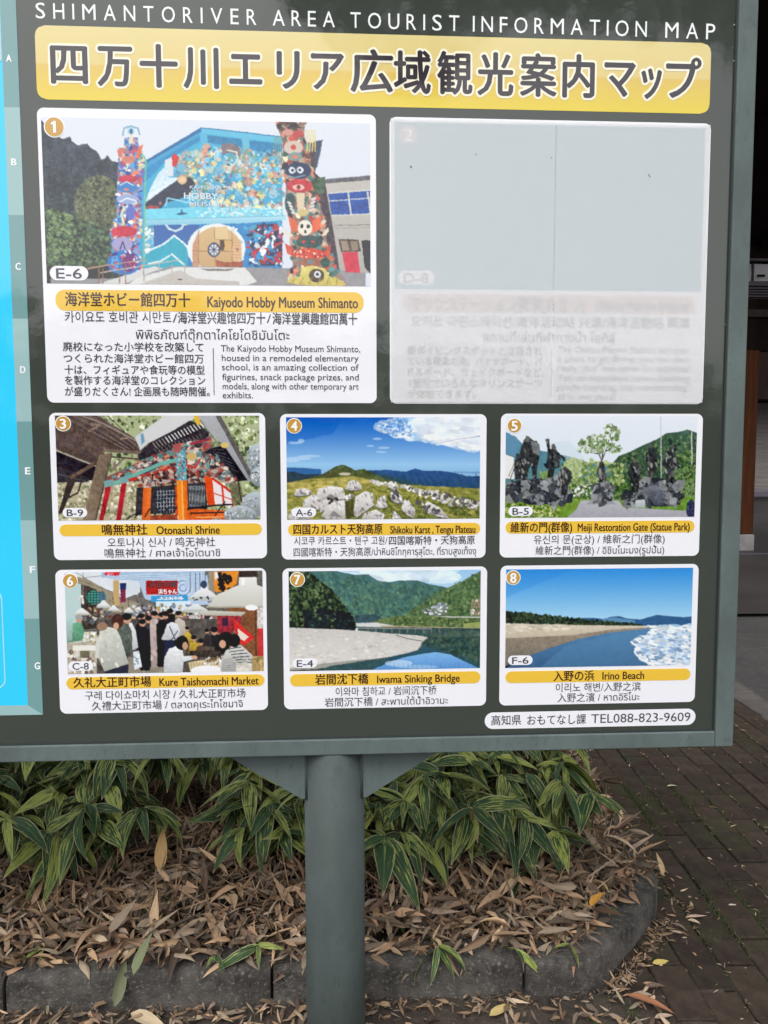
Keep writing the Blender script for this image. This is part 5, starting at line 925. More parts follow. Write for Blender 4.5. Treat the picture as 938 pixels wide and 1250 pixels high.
def sasa_mat():
    m = mat('striped bamboo leaf', rough=.55, spec=.25); b = bsdf(m)
    uv = N(m, 'ShaderNodeUVMap'); sp = N(m, 'ShaderNodeSeparateXYZ'); L(m, uv.outputs[0], sp.inputs[0]); oi = N(m, 'ShaderNodeObjectInfo')
    cx = N(m, 'ShaderNodeCombineXYZ'); 
    mu = N(m, 'ShaderNodeMath', operation='MULTIPLY'); mu.inputs[1].default_value = 3.2; L(m, sp.outputs[0], mu.inputs[0]); L(m, mu.outputs[0], cx.inputs[0])
    mv = N(m, 'ShaderNodeMath', operation='MULTIPLY'); mv.inputs[1].default_value = 5.5; L(m, sp.outputs[1], mv.inputs[0]); L(m, mv.outputs[0], cx.inputs[1])
    mz = N(m, 'ShaderNodeMath', operation='MULTIPLY'); mz.inputs[1].default_value = 60; L(m, oi.outputs['Random'], mz.inputs[0]); L(m, mz.outputs[0], cx.inputs[2])
    n = N(m, 'ShaderNodeTexNoise', Scale=1.0, Detail=3, Roughness=.6, Distortion=.5); L(m, cx.outputs[0], n.inputs['Vector'])
    # threshold differs from leaf to leaf
    th = N(m, 'ShaderNodeMapRange'); th.inputs[3].default_value = -.09; th.inputs[4].default_value = .13
    fr = N(m, 'ShaderNodeMath', operation='FRACT'); m7 = N(m, 'ShaderNodeMath', operation='MULTIPLY'); m7.inputs[1].default_value = 7.31; L(m, oi.outputs['Random'], m7.inputs[0]); L(m, m7.outputs[0], fr.inputs[0]); L(m, fr.outputs[0], th.inputs[0])
    ad = N(m, 'ShaderNodeMath', operation='ADD'); L(m, n.outputs['Fac'], ad.inputs[0]); L(m, th.outputs[0], ad.inputs[1])
    r = N(m, 'ShaderNodeValToRGB'); r.color_ramp.elements[0].position = .53; r.color_ramp.elements[1].position = .60; L(m, ad.outputs[0], r.inputs[0])
    ab = N(m, 'ShaderNodeMath', operation='ABSOLUTE'); L(m, sp.outputs[1], ab.inputs[0])
    ed = N(m, 'ShaderNodeValToRGB'); ed.color_ramp.elements[0].position = .86; ed.color_ramp.elements[1].position = .97; L(m, ab.outputs[0], ed.inputs[0])
    mr_ = N(m, 'ShaderNodeValToRGB'); e = mr_.color_ramp.elements; e[0].color = (1, 1, 1, 1); e[0].position = .02; e[1].color = (0, 0, 0, 1); e[1].position = .08; L(m, ab.outputs[0], mr_.inputs[0])
    g1 = N(m, 'ShaderNodeMix', data_type='RGBA'); g1.inputs[6].default_value = (.014, .042, .016, 1); g1.inputs[7].default_value = (.026, .062, .022, 1); L(m, oi.outputs['Random'], g1.inputs[0])
    fi = N(m, 'ShaderNodeTexNoise', Scale=1.0, Detail=2); c2 = N(m, 'ShaderNodeMapping'); c2.inputs['Scale'].default_value = (1.5, 14, 1); L(m, uv.outputs[0], c2.inputs[0]); L(m, c2.outputs[0], fi.inputs['Vector'])
    m1 = N(m, 'ShaderNodeMix', data_type='RGBA'); L(m, r.outputs[0], m1.inputs[0]); L(m, g1.outputs[2], m1.inputs[6]); m1.inputs[7].default_value = (.25, .29, .06, 1)
    m2 = N(m, 'ShaderNodeMix', data_type='RGBA'); L(m, ed.outputs[0], m2.inputs[0]); L(m, m1.outputs[2], m2.inputs[6]); m2.inputs[7].default_value = (.33, .32, .17, 1)
    ml = N(m, 'ShaderNodeMath', operation='MULTIPLY'); ml.inputs[1].default_value = .3; L(m, mr_.outputs[0], ml.inputs[0])
    m3 = N(m, 'ShaderNodeMix', data_type='RGBA'); L(m, ml.outputs[0], m3.inputs[0]); L(m, m2.outputs[2], m3.inputs[6]); m3.inputs[7].default_value = (.22, .27, .12, 1)
    # dry tips
    tp = N(m, 'ShaderNodeValToRGB'); tp.color_ramp.elements[0].position = .90; tp.color_ramp.elements[1].position = .98; L(m, sp.outputs[0], tp.inputs[0])
    m4 = N(m, 'ShaderNodeMix', data_type='RGBA'); L(m, tp.outputs[0], m4.inputs[0]); L(m, m3.outputs[2], m4.inputs[6]); m4.inputs[7].default_value = (.30, .22, .13, 1)
    L(m, m4.outputs[2], b.inputs['Base Color'])
    bp = N(m, 'ShaderNodeBump', Strength=.25, Distance=.001); L(m, fi.outputs['Fac'], bp.inputs['Height']); L(m, bp.outputs[0], b.inputs['Normal'])
    return m
M_SASA = sasa_mat()
def dry_mat():
    m = mat('dry bamboo leaf', rough=.75, spec=.25); b = bsdf(m); at = N(m, 'ShaderNodeAttribute', attribute_name='col')
    uv = N(m, 'ShaderNodeUVMap'); c2 = N(m, 'ShaderNodeMapping'); c2.inputs['Scale'].default_value = (2.5, 7, 1); L(m, uv.outputs[0], c2.inputs[0])
    n = N(m, 'ShaderNodeTexNoise', Scale=1.4, Detail=4); L(m, c2.outputs[0], n.inputs['Vector']); mr = N(m, 'ShaderNodeMapRange'); mr.inputs[3].default_value = .55; mr.inputs[4].default_value = 1.4; L(m, n.outputs['Fac'], mr.inputs[0])
    h = N(m, 'ShaderNodeHueSaturation'); L(m, mr.outputs[0], h.inputs['Value']); L(m, at.outputs['Color'], h.inputs['Color']); L(m, h.outputs[0], b.inputs['Base Color'])
    bp = N(m, 'ShaderNodeBump', Strength=.4, Distance=.0015); L(m, n.outputs['Fac'], bp.inputs['Height']); L(m, bp.outputs[0], b.inputs['Normal'])
    return m
M_DRY = dry_mat(); M_STEM = varied('bamboo stem', (.16, .13, .07), (.10, .12, .05), scale=30, rough=.6, bump=0)
DCOL = [(.44, .285, .17), (.37, .24, .15), (.28, .185, .115), (.51, .35, .21), (.27, .205, .145), (.33, .255, .18), (.50, .38, .26), (.17, .115, .085), (.38, .28, .21), (.35, .21, .13)]
SASA = [leaf_mesh('leaf', .20 * k, .056 * w_, bend, fold, tw, m=M_SASA) for k, w_, bend, fold, tw in ((1, 1, .7, .2, .1), (.85, .9, .4, .3, -.15), (1.1, .95, 1.1, .2, .2), (.7, .8, .3, .3, 0), (.95, 1.1, .9, .12, -.3), (1.05, .7, 1.4, .25, .15), (.9, .6, .5, .3, .4), (.6, .65, .9, .2, -.4), (1.15, .75, .8, .25, .5))]

def tube(bm, pts, r0, r1, seg=5):
    rings = []
    for i, p in enumerate(pts):
        d = (pts[min(i + 1, len(pts) - 1)] - pts[max(i - 1, 0)]).normalized(); a = d.orthogonal().normalized(); b_ = d.cross(a); r = r0 + (r1 - r0) * i / (len(pts) - 1)
        rings.append([bm.verts.new(p + (a * math.cos(2 * math.pi * k / seg) + b_ * math.sin(2 * math.pi * k / seg)) * r) for k in range(seg)])
    for A, B_ in zip(rings[:-1], rings[1:]):
        for k in range(seg): bm.faces.new((A[k], A[(k + 1) % seg], B_[(k + 1) % seg], B_[k]))
def dir_matrix(d, roll):
    d = d.normalized(); up = Vector((0, 0, 1)); s_ = up.cross(d)
    if s_.length < 1e-3: s_ = Vector((0, 1, 0))
    s_.normalize(); u_ = d.cross(s_); M_ = Matrix((d, s_, u_)).transposed(); return M_ @ Matrix.Rotation(roll, 3, 'X')
def sasa(x, y, z, h, nst, label, group=None, lean=(0, -.25), size=1.0, nl=(6, 10), spread=.09):
    e = empty('bamboo_grass_plant', (x, y, z), label, 'bamboo grass', group); bm = bmesh.new(); tips = []
    for s_ in range(nst):
        bx, by = random.gauss(0, spread * .5), random.gauss(0, spread * .4); hh = h * random.uniform(.65, 1.1); lx, ly_ = lean[0] + random.gauss(0, .3), lean[1] + random.gauss(0, .25)
        pts = [Vector((bx + lx * hh * t * t, by + ly_ * hh * t * t, hh * t)) for t in (0, .35, .7, 1)]; tube(bm, pts, .0018, .0012, 4); tips.append((pts[-1], pts[2], Vector((lx, ly_))))
    me = bpy.data.meshes.new('stem'); bm.to_mesh(me); bm.free(); me.materials.append(M_STEM); so_ = bpy.data.objects.new('stem', me); COL.objects.link(so_); so_.parent = e
    for tp, p2, ln in tips:
        n = random.randint(*nl); a0 = random.uniform(0, 6.28)
        for k in range(n):
            az = a0 + k * 2.4 + random.gauss(0, .3); d = Vector((math.cos(az), math.sin(az), random.uniform(-.55, .35))) + Vector((ln.x, ln.y - .45, -.25)) * .7
            o = bpy.data.objects.new('leaf', SASA[random.randrange(len(SASA))]); COL.objects.link(o); o.parent = e
            o.matrix_local = Matrix.Translation(tp.lerp(p2, k / n * .5)) @ dir_matrix(d, random.gauss(0, .45)).to_4x4() @ Matrix.Scale(size * random.uniform(.55, 1.15), 4)
    return e
rs = random.Random(11)
# dense rows: (x, y, height)
spots = []
for k in range(7): spots.append((-1.32 + k * .09 + rs.gauss(0, .02), 2.62 + rs.uniform(-.05, .08), rs.uniform(.20, .27)))
for k in range(8): spots.append((-1.42 + k * .095 + rs.gauss(0, .02), 2.88 + rs.uniform(-.08, .10), rs.uniform(.26, .33)))
for k in range(5): spots.append((-.37 + k * .075, 2.60 + rs.uniform(-.04, .08), rs.uniform(.24, .30)))
for k in range(9): spots.append((.09 + k * .085, 2.56 + rs.uniform(-.05, .08) + (.1 if k > 6 else 0), rs.uniform(.20, .30)))
for k in range(6): spots.append((.13 + k * .09 + rs.gauss(0, .015), 2.42 + rs.uniform(-.04, .05), rs.uniform(.15, .22)))
for k in range(6): spots.append((.12 + k * .115, 2.84 + rs.uniform(-.05, .08), rs.uniform(.26, .32)))
for k in range(10): spots.append((-1.5 + k * .3 + rs.gauss(0, .03), 3.25 + rs.uniform(-.1, .12), rs.uniform(.3, .40)))
for k in range(4): spots.append((.38 + k * .14, 3.08 + rs.uniform(-.05, .05), rs.uniform(.26, .32)))
for k in range(5): spots.append((-1.3 + k * .5, 3.75 + rs.uniform(-.1, .1), rs.uniform(.34, .44)))
for k in range(4): spots.append((-.62 + k * .07, 3.0 + rs.uniform(-.04, .06), rs.uniform(.24, .30)))
for k in range(5): spots.append((-1.25 + k * .13, 2.52 + rs.uniform(-.03, .05), rs.uniform(.13, .19)))
for k in range(3): spots.append((-.30 + k * .07, 2.46 + rs.uniform(-.03, .04), rs.uniform(.13, .18)))
spots = [q for q in spots if q[0] < .86]
for x, y, h in spots:
    random.seed(int(x * 1000 + y * 77)); ln = (.5, -.15) if x > .85 else ((-.1, -.35) if x < -.6 else (0, -.3))
    if y > 3.1: lb, gp = 'striped bamboo grass plant deep in the bed, mostly hidden behind the board', 'bamboo grass plants deep in the bed'
    elif x < -.5: lb, gp = 'striped bamboo grass plant in the thick row at the left end of the bed', 'bamboo grass plants at the left'
    elif x < 0: lb, gp = 'striped bamboo grass plant in the small clump just left of the pole', 'bamboo grass plants just left of the pole'
    elif y < 2.7: lb, gp = 'striped bamboo grass plant at the front of the thick mass right of the pole', 'front bamboo grass plants right of the pole'
    else: lb, gp = 'striped bamboo grass plant further back in the thick mass right of the pole', 'rear bamboo grass plants right of the pole'
    sasa(x, y, bed_z(x, y), h, 4, lb, gp, ln)
near = [(318, 1150, .06, 'small bamboo grass tuft over the kerb just left of the pole', 5, .62), (530, 1163, .06, 'small bamboo grass tuft hanging over the kerb right of the pole', 6, .62), (636, 1158, .04, 'short bamboo grass sprout at the kerb joint', 3, .42), (690, 1150, .04, 'lone bamboo grass sprout near the cut kerb corner', 2, .5),
        (268, 1165, .03, 'tiny bamboo grass sprout on the kerb top left of the pole', 2, .38), (190, 1096, .06, 'low bamboo grass sprout among dry leaves at left', 3, .5), (622, 1085, .06, 'bamboo grass sprout rising from dry leaves right of the pole', 3, .5), (745, 1110, .03, 'thin bamboo grass sprout at the right end of the bed', 3, .35), (800, 1085, .02, 'tiny sprout between kerb and pavers', 3, .2), (478, 1120, .04, 'small bamboo grass sprout close to the right of the pole', 3, .4), (60, 1150, .04, 'small bamboo grass sprout in the litter near the left edge', 4, .4), (350, 1198, .0, 'low bamboo grass tuft below the kerb beside the pole', 3, .45)]
def gpt(px, py, z=0):
    d = np.array([(px - 469) / FPX, -(py - 625) / FPX, -1.0]) @ RM.T; t = (z - CAM_Z) / d[1]; return float(d[0] * t), float(-d[2] * t)
for i, (px, py, h, lab, nl_, sz) in enumerate(near):
    z = .0 if 'pavers' in lab or 'below' in lab else .09
    x, y = gpt(px, py, z + h * .7); random.seed(140 + i); sasa(x, y, z, h, 1, lab, None, (0, -.3), sz, (nl_, nl_), .01)

# litter: one joined mass of dry leaves and sticks
def lit_variants(k=10):
    out = []
    for i in range(k):
        me = leaf_mesh('v', random.uniform(.055, .115), random.uniform(.011, .022), random.uniform(-.8, 1.5), random.uniform(-.3, .5), random.uniform(-.9, .9), n=4, curl=random.uniform(-.5, .6))
        co = np.array([v.co[:] for v in me.vertices]); F = np.array([list(p.vertices) for p in me.polygons]); uv = np.array([me.uv_layers[0].data[l.index].uv[:] for l in me.loops]); bpy.data.meshes.remove(me); out.append((co, F, uv))
    return out
def rotm(az, el, roll):
    ca, sa, ce, se, cr, sr = math.cos(az), math.sin(az), math.cos(el), math.sin(el), math.cos(roll), math.sin(roll)
    Rz = np.array([[ca, -sa, 0], [sa, ca, 0], [0, 0, 1]]); Ry = np.array([[ce, 0, -se], [0, 1, 0], [se, 0, ce]]); Rx = np.array([[1, 0, 0], [0, cr, -sr], [0, sr, cr]]); return Rz @ Ry @ Rx
random.seed(5)
LV = lit_variants()
def joined(name, items, label, kind='stuff', parent=None):
    V, F, C, U, off = [], [], [], [], 0
    for (vi, x, y, z, R_, s_, c) in items:
        co, f, uv = LV[vi]; V.append(co @ R_.T * s_ + (x, y, z)); F.append(f + off); C.append(np.tile([*c, 1], (len(co), 1))); U.append(uv); off += len(co)
    V = np.concatenate(V).astype(np.float32); F = np.concatenate(F).astype(np.int32); nf = len(F)
    me = bpy.data.meshes.new(name); me.vertices.add(len(V)); me.vertices.foreach_set('co', V.ravel()); me.loops.add(nf * 4); me.loops.foreach_set('vertex_index', F.ravel()); me.polygons.add(nf); me.polygons.foreach_set('loop_start', (np.arange(nf) * 4).astype(np.int32))
    me.update(calc_edges=True); ca = me.color_attributes.new('col', 'FLOAT_COLOR', 'POINT'); ca.data.foreach_set('color', np.concatenate(C).astype(np.float32).ravel()); uv = me.uv_layers.new(name='UVMap'); uv.data.foreach_set('uv', np.concatenate(U).astype(np.float32).ravel())
    me.polygons.foreach_set('use_smooth', np.ones(nf, bool)); o = link(name, me, M_DRY, parent); return tag(o, label, kind=kind)
its = []
def rc(): 
    q = random.random(); c = np.array(DCOL[random.randrange(len(DCOL))]) * (random.uniform(.2, .5) if q < .28 else random.uniform(.55, 1.12)); return c
for k in range(17000):
    x, y = random.uniform(-1.6, 1.03), 1.97 + 2.0 * random.random() ** 1.25
    if not inside_bed(x, y, -.055 if random.random() < .8 else .0): continue
    its.append((random.randrange(10), x, y, bed_z(x, y) + random.uniform(-.01, .055), rotm(random.uniform(0, 6.28), random.gauss(.05, .36), random.gauss(0, .7)), random.uniform(.45, 1.2), rc()))
for k in range(3400):                                       # thin sticks and blades
    x, y = random.uniform(-1.6, 1.0), random.uniform(2.08, 3.2)
    if not inside_bed(x, y, .03): continue
    i = (random.randrange(10), x, y, bed_z(x, y) + random.uniform(.0, .05), rotm(random.uniform(0, 6.28), random.uniform(.2, 1.3), random.uniform(-2, 2)) * np.array([[1.0, .28, .28]]), random.uniform(.8, 1.5), rc() * 1.1); its.append(i)
for k in range(900):                                        # standing dry stalks under the plants
    x, y = random.uniform(-1.6, 1.0), random.uniform(2.55, 3.4)
    if not inside_bed(x, y, .05): continue
    its.append((random.randrange(10), x, y, bed_z(x, y), rotm(random.uniform(0, 6.28), random.uniform(.9, 1.5), random.uniform(-2, 2)) * np.array([[1.0, .15, .15]]), random.uniform(1.2, 2.4), rc() * .8))
joined('leaf_litter', its, 'thick layer of dry tan bamboo leaves covering the planter bed')
its = []
for k in range(1700):
    x, y = random.uniform(-1.3, .85), random.uniform(1.5, 1.93)
    if random.random() < (.5 if x > .1 else 0): continue
    its.append((random.randrange(10), x, y, random.uniform(.0, .02), rotm(random.uniform(0, 6.28), random.gauss(0, .2), random.gauss(0, .4)), random.uniform(.35, .85), rc() * (1.0 if random.random() < .7 else .6)))
joined('fallen_leaf_scatter', its, 'dry leaf scraps on the dirt in front of the kerb')
its = []
for k in range(1300):
    x = random.uniform(.82, 2.4); y = random.uniform(1.5, 4.6) if k % 3 else random.uniform(1.8, 3.0)
    if in_bed(x, y): continue
    if random.random() < .6: i_ = round((x - SK * (y - 2.98) - 1.455) / .1085); x = 1.455 + i_ * .1085 + SK * (y - 2.98) + random.gauss(0, .006)
    its.append((random.randrange(10), x, y, random.uniform(.0, .006), rotm(random.uniform(0, 6.28), random.gauss(0, .1), random.gauss(0, .2)), random.uniform(.1, .35), rc() * random.choice((.5, .8, 1.0))))
for k in range(160):
    t = random.random(); x, y = (.72 + .33 * t + random.gauss(.05, .03), 1.95 + .36 * t - abs(random.gauss(0, .04))) if k % 2 else (1.08 + abs(random.gauss(0, .05)), random.uniform(2.3, 3.6))
    its.append((random.randrange(10), x, y, random.uniform(.0, .01), rotm(random.uniform(0, 6.28), random.gauss(0, .25), random.gauss(0, .4)), random.uniform(.2, .6), rc()))
for k in range(900):
    t = random.random(); x, y = ((-1.2 + 1.9 * t, 1.925 - abs(random.gauss(0, .018))) if k % 3 == 0 else (.70 + .31 * t + abs(random.gauss(0, .02)), 1.925 + .31 * t - abs(random.gauss(0, .02))) if k % 3 == 1 else (1.06 + abs(random.gauss(0, .035)), random.uniform(2.25, 3.8)))
    its.append((random.randrange(10), x, y, random.uniform(.0, .012), rotm(random.uniform(0, 6.28), random.gauss(0, .25), random.gauss(0, .5)), random.uniform(.12, .42), rc() * .75))
joined('paving_debris', its, 'bits of dry leaf and straw caught in the paving joints')
# moss and small weeds in joints
M_MOSS = varied('moss', (.030, .045, .012), (.055, .075, .022), scale=40, rough=.9, bump=.6, bscale=200)
bm = bmesh.new(); random.seed(9)
for k in range(5200):
    q = random.random()
    if q < .45: x, y = random.gauss(1.22, .07), random.gauss(3.0, .13)
    elif q < .6: x, y = random.gauss(1.5, .06), random.gauss(3.0, .1)
    elif q < .75: x, y = random.gauss(1.25, .08), random.gauss(2.25, .10)
    elif q < .85: x, y = random.gauss(.72, .07), random.gauss(1.78, .05)
    else: x, y = random.uniform(.9, 2.3), random.uniform(1.8, 4.2)
    if in_bed(x, y): continue
    if random.random() < .75: i_ = round((x - SK * (y - 2.98) - 1.455) / .1085); x = 1.455 + i_ * .1085 + SK * (y - 2.98) + random.gauss(0, .007)
    a = random.uniform(0, 6.28); h = random.uniform(.004, .014); w_ = .0018; lx, ly2 = random.gauss(0, .006), random.gauss(0, .006)
    v = [bm.verts.new((x - w_ * math.cos(a), y - w_ * math.sin(a), -.004)), bm.verts.new((x + w_ * math.cos(a), y + w_ * math.sin(a), -.004)), bm.verts.new((x + lx, y + ly2, h))]; bm.faces.new(v)
o = from_bm('joint_weeds', bm, M_MOSS); tag(o, 'moss and tiny weeds in the paving joints', kind='stuff')

# individual large dry leaves lying on top
DRYV = []
random.seed(21)
for i in range(14): DRYV.append(leaf_mesh('dry_leaf', random.uniform(.10, .16), random.uniform(.022, .036), random.uniform(-.6, 1.5), random.uniform(-.3, .5), random.uniform(-1.2, 1.2), n=6, m=M_DRY, curl=random.uniform(-.4, .5), mcol=tuple(np.array(DCOL[i % len(DCOL)]) * random.uniform(.85, 1.2))))
def dry(x, y, z, az, el, roll, s_, me, label, group=None, name='dry_leaf'):
    o = bpy.data.objects.new(name, me); COL.objects.link(o); o.location = (x, y, z); R_ = rotm(az, el, roll); o.rotation_euler = Matrix([list(r) for r in R_]).to_euler(); o.scale = (s_,) * 3; return tag(o, label, 'leaf', group)
cnt = 0
while cnt < 250:
    x = random.uniform(-1.15, .95); y = 1.985 + .95 * random.random() ** 1.1
    if not inside_bed(x, y, -.045): continue
    dry(x, y, bed_z(x, y) + random.uniform(.035, .065), random.uniform(0, 6.28), random.gauss(.15, .3), random.gauss(0, .5), random.uniform(.4, 1.0), DRYV[random.randrange(14)], *(('dry tan bamboo leaf loose on the litter left of the pole', 'loose dry leaves left of the pole') if x < -.03 else ('dry tan bamboo leaf loose on the litter right of the pole', 'loose dry leaves right of the pole'))); cnt += 1
sp_ = [(196, 1064, .19, 1.75, (.48, .30, .13), 'long upright ochre leaf standing out of the litter left of the pole', 1.1), (722, 1107, .185, .9, (.50, .24, .04), 'bright orange leaf on the litter near the right end of the bed', .75), (598, 1240, .01, .5, (.42, .32, .13), 'yellowish pointed leaf on the dirt below the kerb', .62),
       (797, 1176, .008, .1, (.42, .34, .10), 'pale yellow leaf on the pavers beside the cut kerb corner', .42), (890, 1105, .006, 0, (.42, .37, .30), 'small pale leaf scrap alone on the dark pavers', .2), (810, 1068, .03, 1.5, (.40, .28, .15), 'upright curled tan leaf standing behind the kerb corner', .6), (765, 1215, .02, -.5, (.28, .12, .06), 'large reddish brown leaf on the dirt below the kerb corner', .9), (815, 960, .008, .2, (.42, .38, .26), 'straw coloured leaf lying on the upper pavers', .38),
       (160, 1237, .02, -.5, (.42, .33, .22), 'broad pale leaf on the dirt below the kerb at left', .95), (107, 1215, .05, 1.6, (.12, .135, .075), 'wilted grey green leaf draped down over the kerb at left', .9), (163, 1190, .13, 1.3, (.15, .17, .09), 'upright wilted leaf leaning on the kerb top at left', .8), (800, 1243, .01, .2, (.36, .26, .20), 'curled brown scrap at the lower edge of the pavers', .4), (3, 1060, .15, 1.9, (.42, .28, .19), 'pale brown leaf at the left edge of the bed', .9), (118, 1040, .20, 1.4, (.38, .27, .18), 'small round tan leaf below the left bamboo grass', .5), (845, 1108, .008, 1.2, (.30, .24, .14), 'thin tan blade on a paver behind the kerb corner', .3),
       (575, 985, .36, -1.2, (.36, .24, .15), 'brown dead leaf hanging in the bamboo grass right of the pole', .8), (140, 1229, .05, 1.5, (.14, .15, .085), 'long grey green leaf sticking up before the kerb', .9)]
for i, (px, py, z, az, c, lab, s_) in enumerate(sp_):
    random.seed(300 + i); x, y = gpt(px, py, z); me = leaf_mesh('dry_leaf', .14, .036, .35, .15, .2, n=7, m=M_DRY, curl=.2, mcol=c); up = 'upright' in lab or 'hanging' in lab or 'sticking' in lab or 'draped' in lab
    dry(x, y, z, az, (.65 if 'upright' in lab or 'sticking' in lab else -1.0 if up else .05), random.gauss(0, .2), s_, me, lab, name='fallen_leaf')

# ================================================================ SHELTER BEHIND (right edge)
M_WOOD = varied('shelter dark wood', (.010, .0055, .005), (.018, .011, .009), scale=3, rough=.85, spec=.08, bump=.3, bscale=30, stretch=(1, 1, .1))
M_PIL = varied('orange brown timber', (.050, .016, .006), (.095, .030, .010), scale=8, rough=.8, spec=.15, bump=.2, bscale=40, stretch=(3, 3, .2))
M_CONC = varied('pale concrete', (.22, .20, .20), (.32, .30, .29), scale=8, rough=.85, bump=.4, bscale=80)
M_SLAT = mat('grey metal slat', (88, 82, 90), .6, .2); M_SID = varied('pinkish siding', (.17, .15, .145), (.25, .22, .215), scale=5, rough=.8, bump=.2, stretch=(.3, 1, 8))
shel = empty('shelter_building', (6.2, 11.3, 0), 'dark timber station shelter with orange brown pillar behind the board at right', 'shelter')
def zat(py, Y, px=925): return bd(px, py, Y)[1]
def xat(px, py, Y): return bd(px, py, Y)[0]
def slope_box(name, x0, x1, ya, za_, yb, zb_, th, m, parent):
    bm = bmesh.new(); v = [bm.verts.new((x, y, z + t)) for x in (x0, x1) for (y, z) in ((ya, za_), (yb, zb_)) for t in (0, th)]
    for f in ((0, 1, 3, 2), (4, 6, 7, 5), (0, 4, 5, 1), (2, 3, 7, 6), (0, 2, 6, 4), (1, 5, 7, 3)): bm.faces.new([v[i] for i in f])
    bmesh.ops.recalc_face_normals(bm, faces=bm.faces[:]); return from_bm(name, bm, m, parent)
slope_box('roof', -3, 15, 6.3, 6.2, 12.4, 4.62, .25, M_WOOD, shel)
for k in range(12): slope_box('rafter', -2.5 + k * 1.5, -2.38 + k * 1.5, 6.3, 6.05, 11.55, 4.688, .148, M_WOOD, shel)
YW = 11.6
box('upper_wall', -5, 15, YW, YW + .12, zat(319, YW), 4.80, M_WOOD, shel)
M_SHEET = mat('white plastic sheet', (238, 236, 240), .5); b = bsdf(M_SHEET)
mt = M_SHEET; tr = N(mt, 'ShaderNodeBsdfTranslucent'); tr.inputs[0].default_value = (.85, .84, .86, 1); ms = N(mt, 'ShaderNodeMixShader'); ms.inputs[0].default_value = .6; L(mt, b.outputs[0], ms.inputs[1]); L(mt, tr.outputs[0], ms.inputs[2]); L(mt, ms.outputs[0], mt.node_tree.nodes['Material Output'].inputs[0])
za, zb = zat(344, YW), zat(321, YW)
for k in range(8):
    x0 = 5.2 + k * .62; n = 10; bm = bmesh.new(); vs = [[bm.verts.new((x0 + .6 * i / n, YW + .05 + .02 * noise2(i * 1.3 + k * 9, j * 2.1, .9), za + (zb - za) * j / 4)) for j in range(5)] for i in range(n + 1)]
    for i in range(n):
        for j in range(4): bm.faces.new((vs[i][j], vs[i + 1][j], vs[i + 1][j + 1], vs[i][j + 1]))
    from_bm('plastic_sheet', bm, M_SHEET, shel)
    box('sheet_batten', x0 - .018, x0 - .002, YW + .0, YW + .03, za, zb, M_SLAT, shel)
box('loose_strap', xat(925, 335, YW - .02), xat(934, 335, YW - .02), YW - .03, YW - .01, zat(338, YW), zat(335.5, YW), M_WOOD, shel)
box('rail', -5, 15, YW - .06, YW + .1, zat(319, YW), zat(318, YW) + .02, M_SLAT, shel); box('rail', -5, 15, YW - .08, YW + .12, zat(350, YW), zat(344.5, YW), M_SLAT, shel)
for k in range(4): y0 = 351.5 + k * 3.3; box('slat', -5, 15, YW - .05, YW + .05, zat(y0 + 1.7, YW), zat(y0, YW), M_SLAT, shel)
box('lintel', -5, 15, YW - .02, YW + .25, zat(427, YW), zat(365, YW), M_WOOD, shel); box('beam', -5, 15, YW - .10, YW - .021, zat(388, YW), zat(379, YW), varied('brown beam', (.03, .02, .018), (.05, .036, .03), bump=0, spec=.1), shel)
PY = 11.2; xr = xat(920, 652, PY)
pl = box('pillar', xr - .28, xr, PY, PY + .28, zat(652, PY), zat(427, PY), M_PIL, shel, .015); box('footing', xr - .32, xr + .01, PY - .03, PY + .31, 0, zat(652, PY) - .001, M_CONC, shel, .02)
pl2 = box('pillar', xr - .28 - 4.2, xr - 4.2, PY, PY + .28, zat(652, PY), zat(427, PY), M_PIL, shel, .015); box('footing', xr - .32 - 4.2, xr + .01 - 4.2, PY - .03, PY + .31, 0, zat(652, PY) - .001, M_CONC, shel, .02)
box('pillar', xr - .28 + 4.2, xr + 4.2, PY, PY + .28, zat(652, PY), zat(427, PY), M_PIL, shel, .015)
box('floor_edge', 2, 15, 10.75, 10.82, .002, .02, M_SLAT, shel)
back = empty('siding_building', (11, 20, 0), 'pinkish grey board wall with a dark eave beyond the shelter', 'building')
zs = 0.0; bm = bmesh.new()
for k in range(26): box_bm(bm, 4, 24, 20 - .006 * (k % 2) - .004, 20.2, k * .125, k * .125 + .119)
o = from_bm('siding_boards', bm, M_SID, back); o['kind'] = 'stuff'
box('eave', 3, 25, 18.6, 20.4, zat(492, 20), zat(492, 20) + .25, M_WOOD, back); box('upper_wall', 3, 25, 19.9, 20.3, zat(492, 20) + .251, 9, M_WOOD, back)
bn = empty('concrete_bench', (12, 18.4, 0), 'low grey bench shaped block standing before the board wall', 'bench'); box('seat_slab', 8.5, 16, 18.1, 18.7, .42, .62, M_SLAT, bn, .04); box('bench_base', 8.7, 15.8, 18.2, 18.6, .006, .419, M_FLOOR, bn)

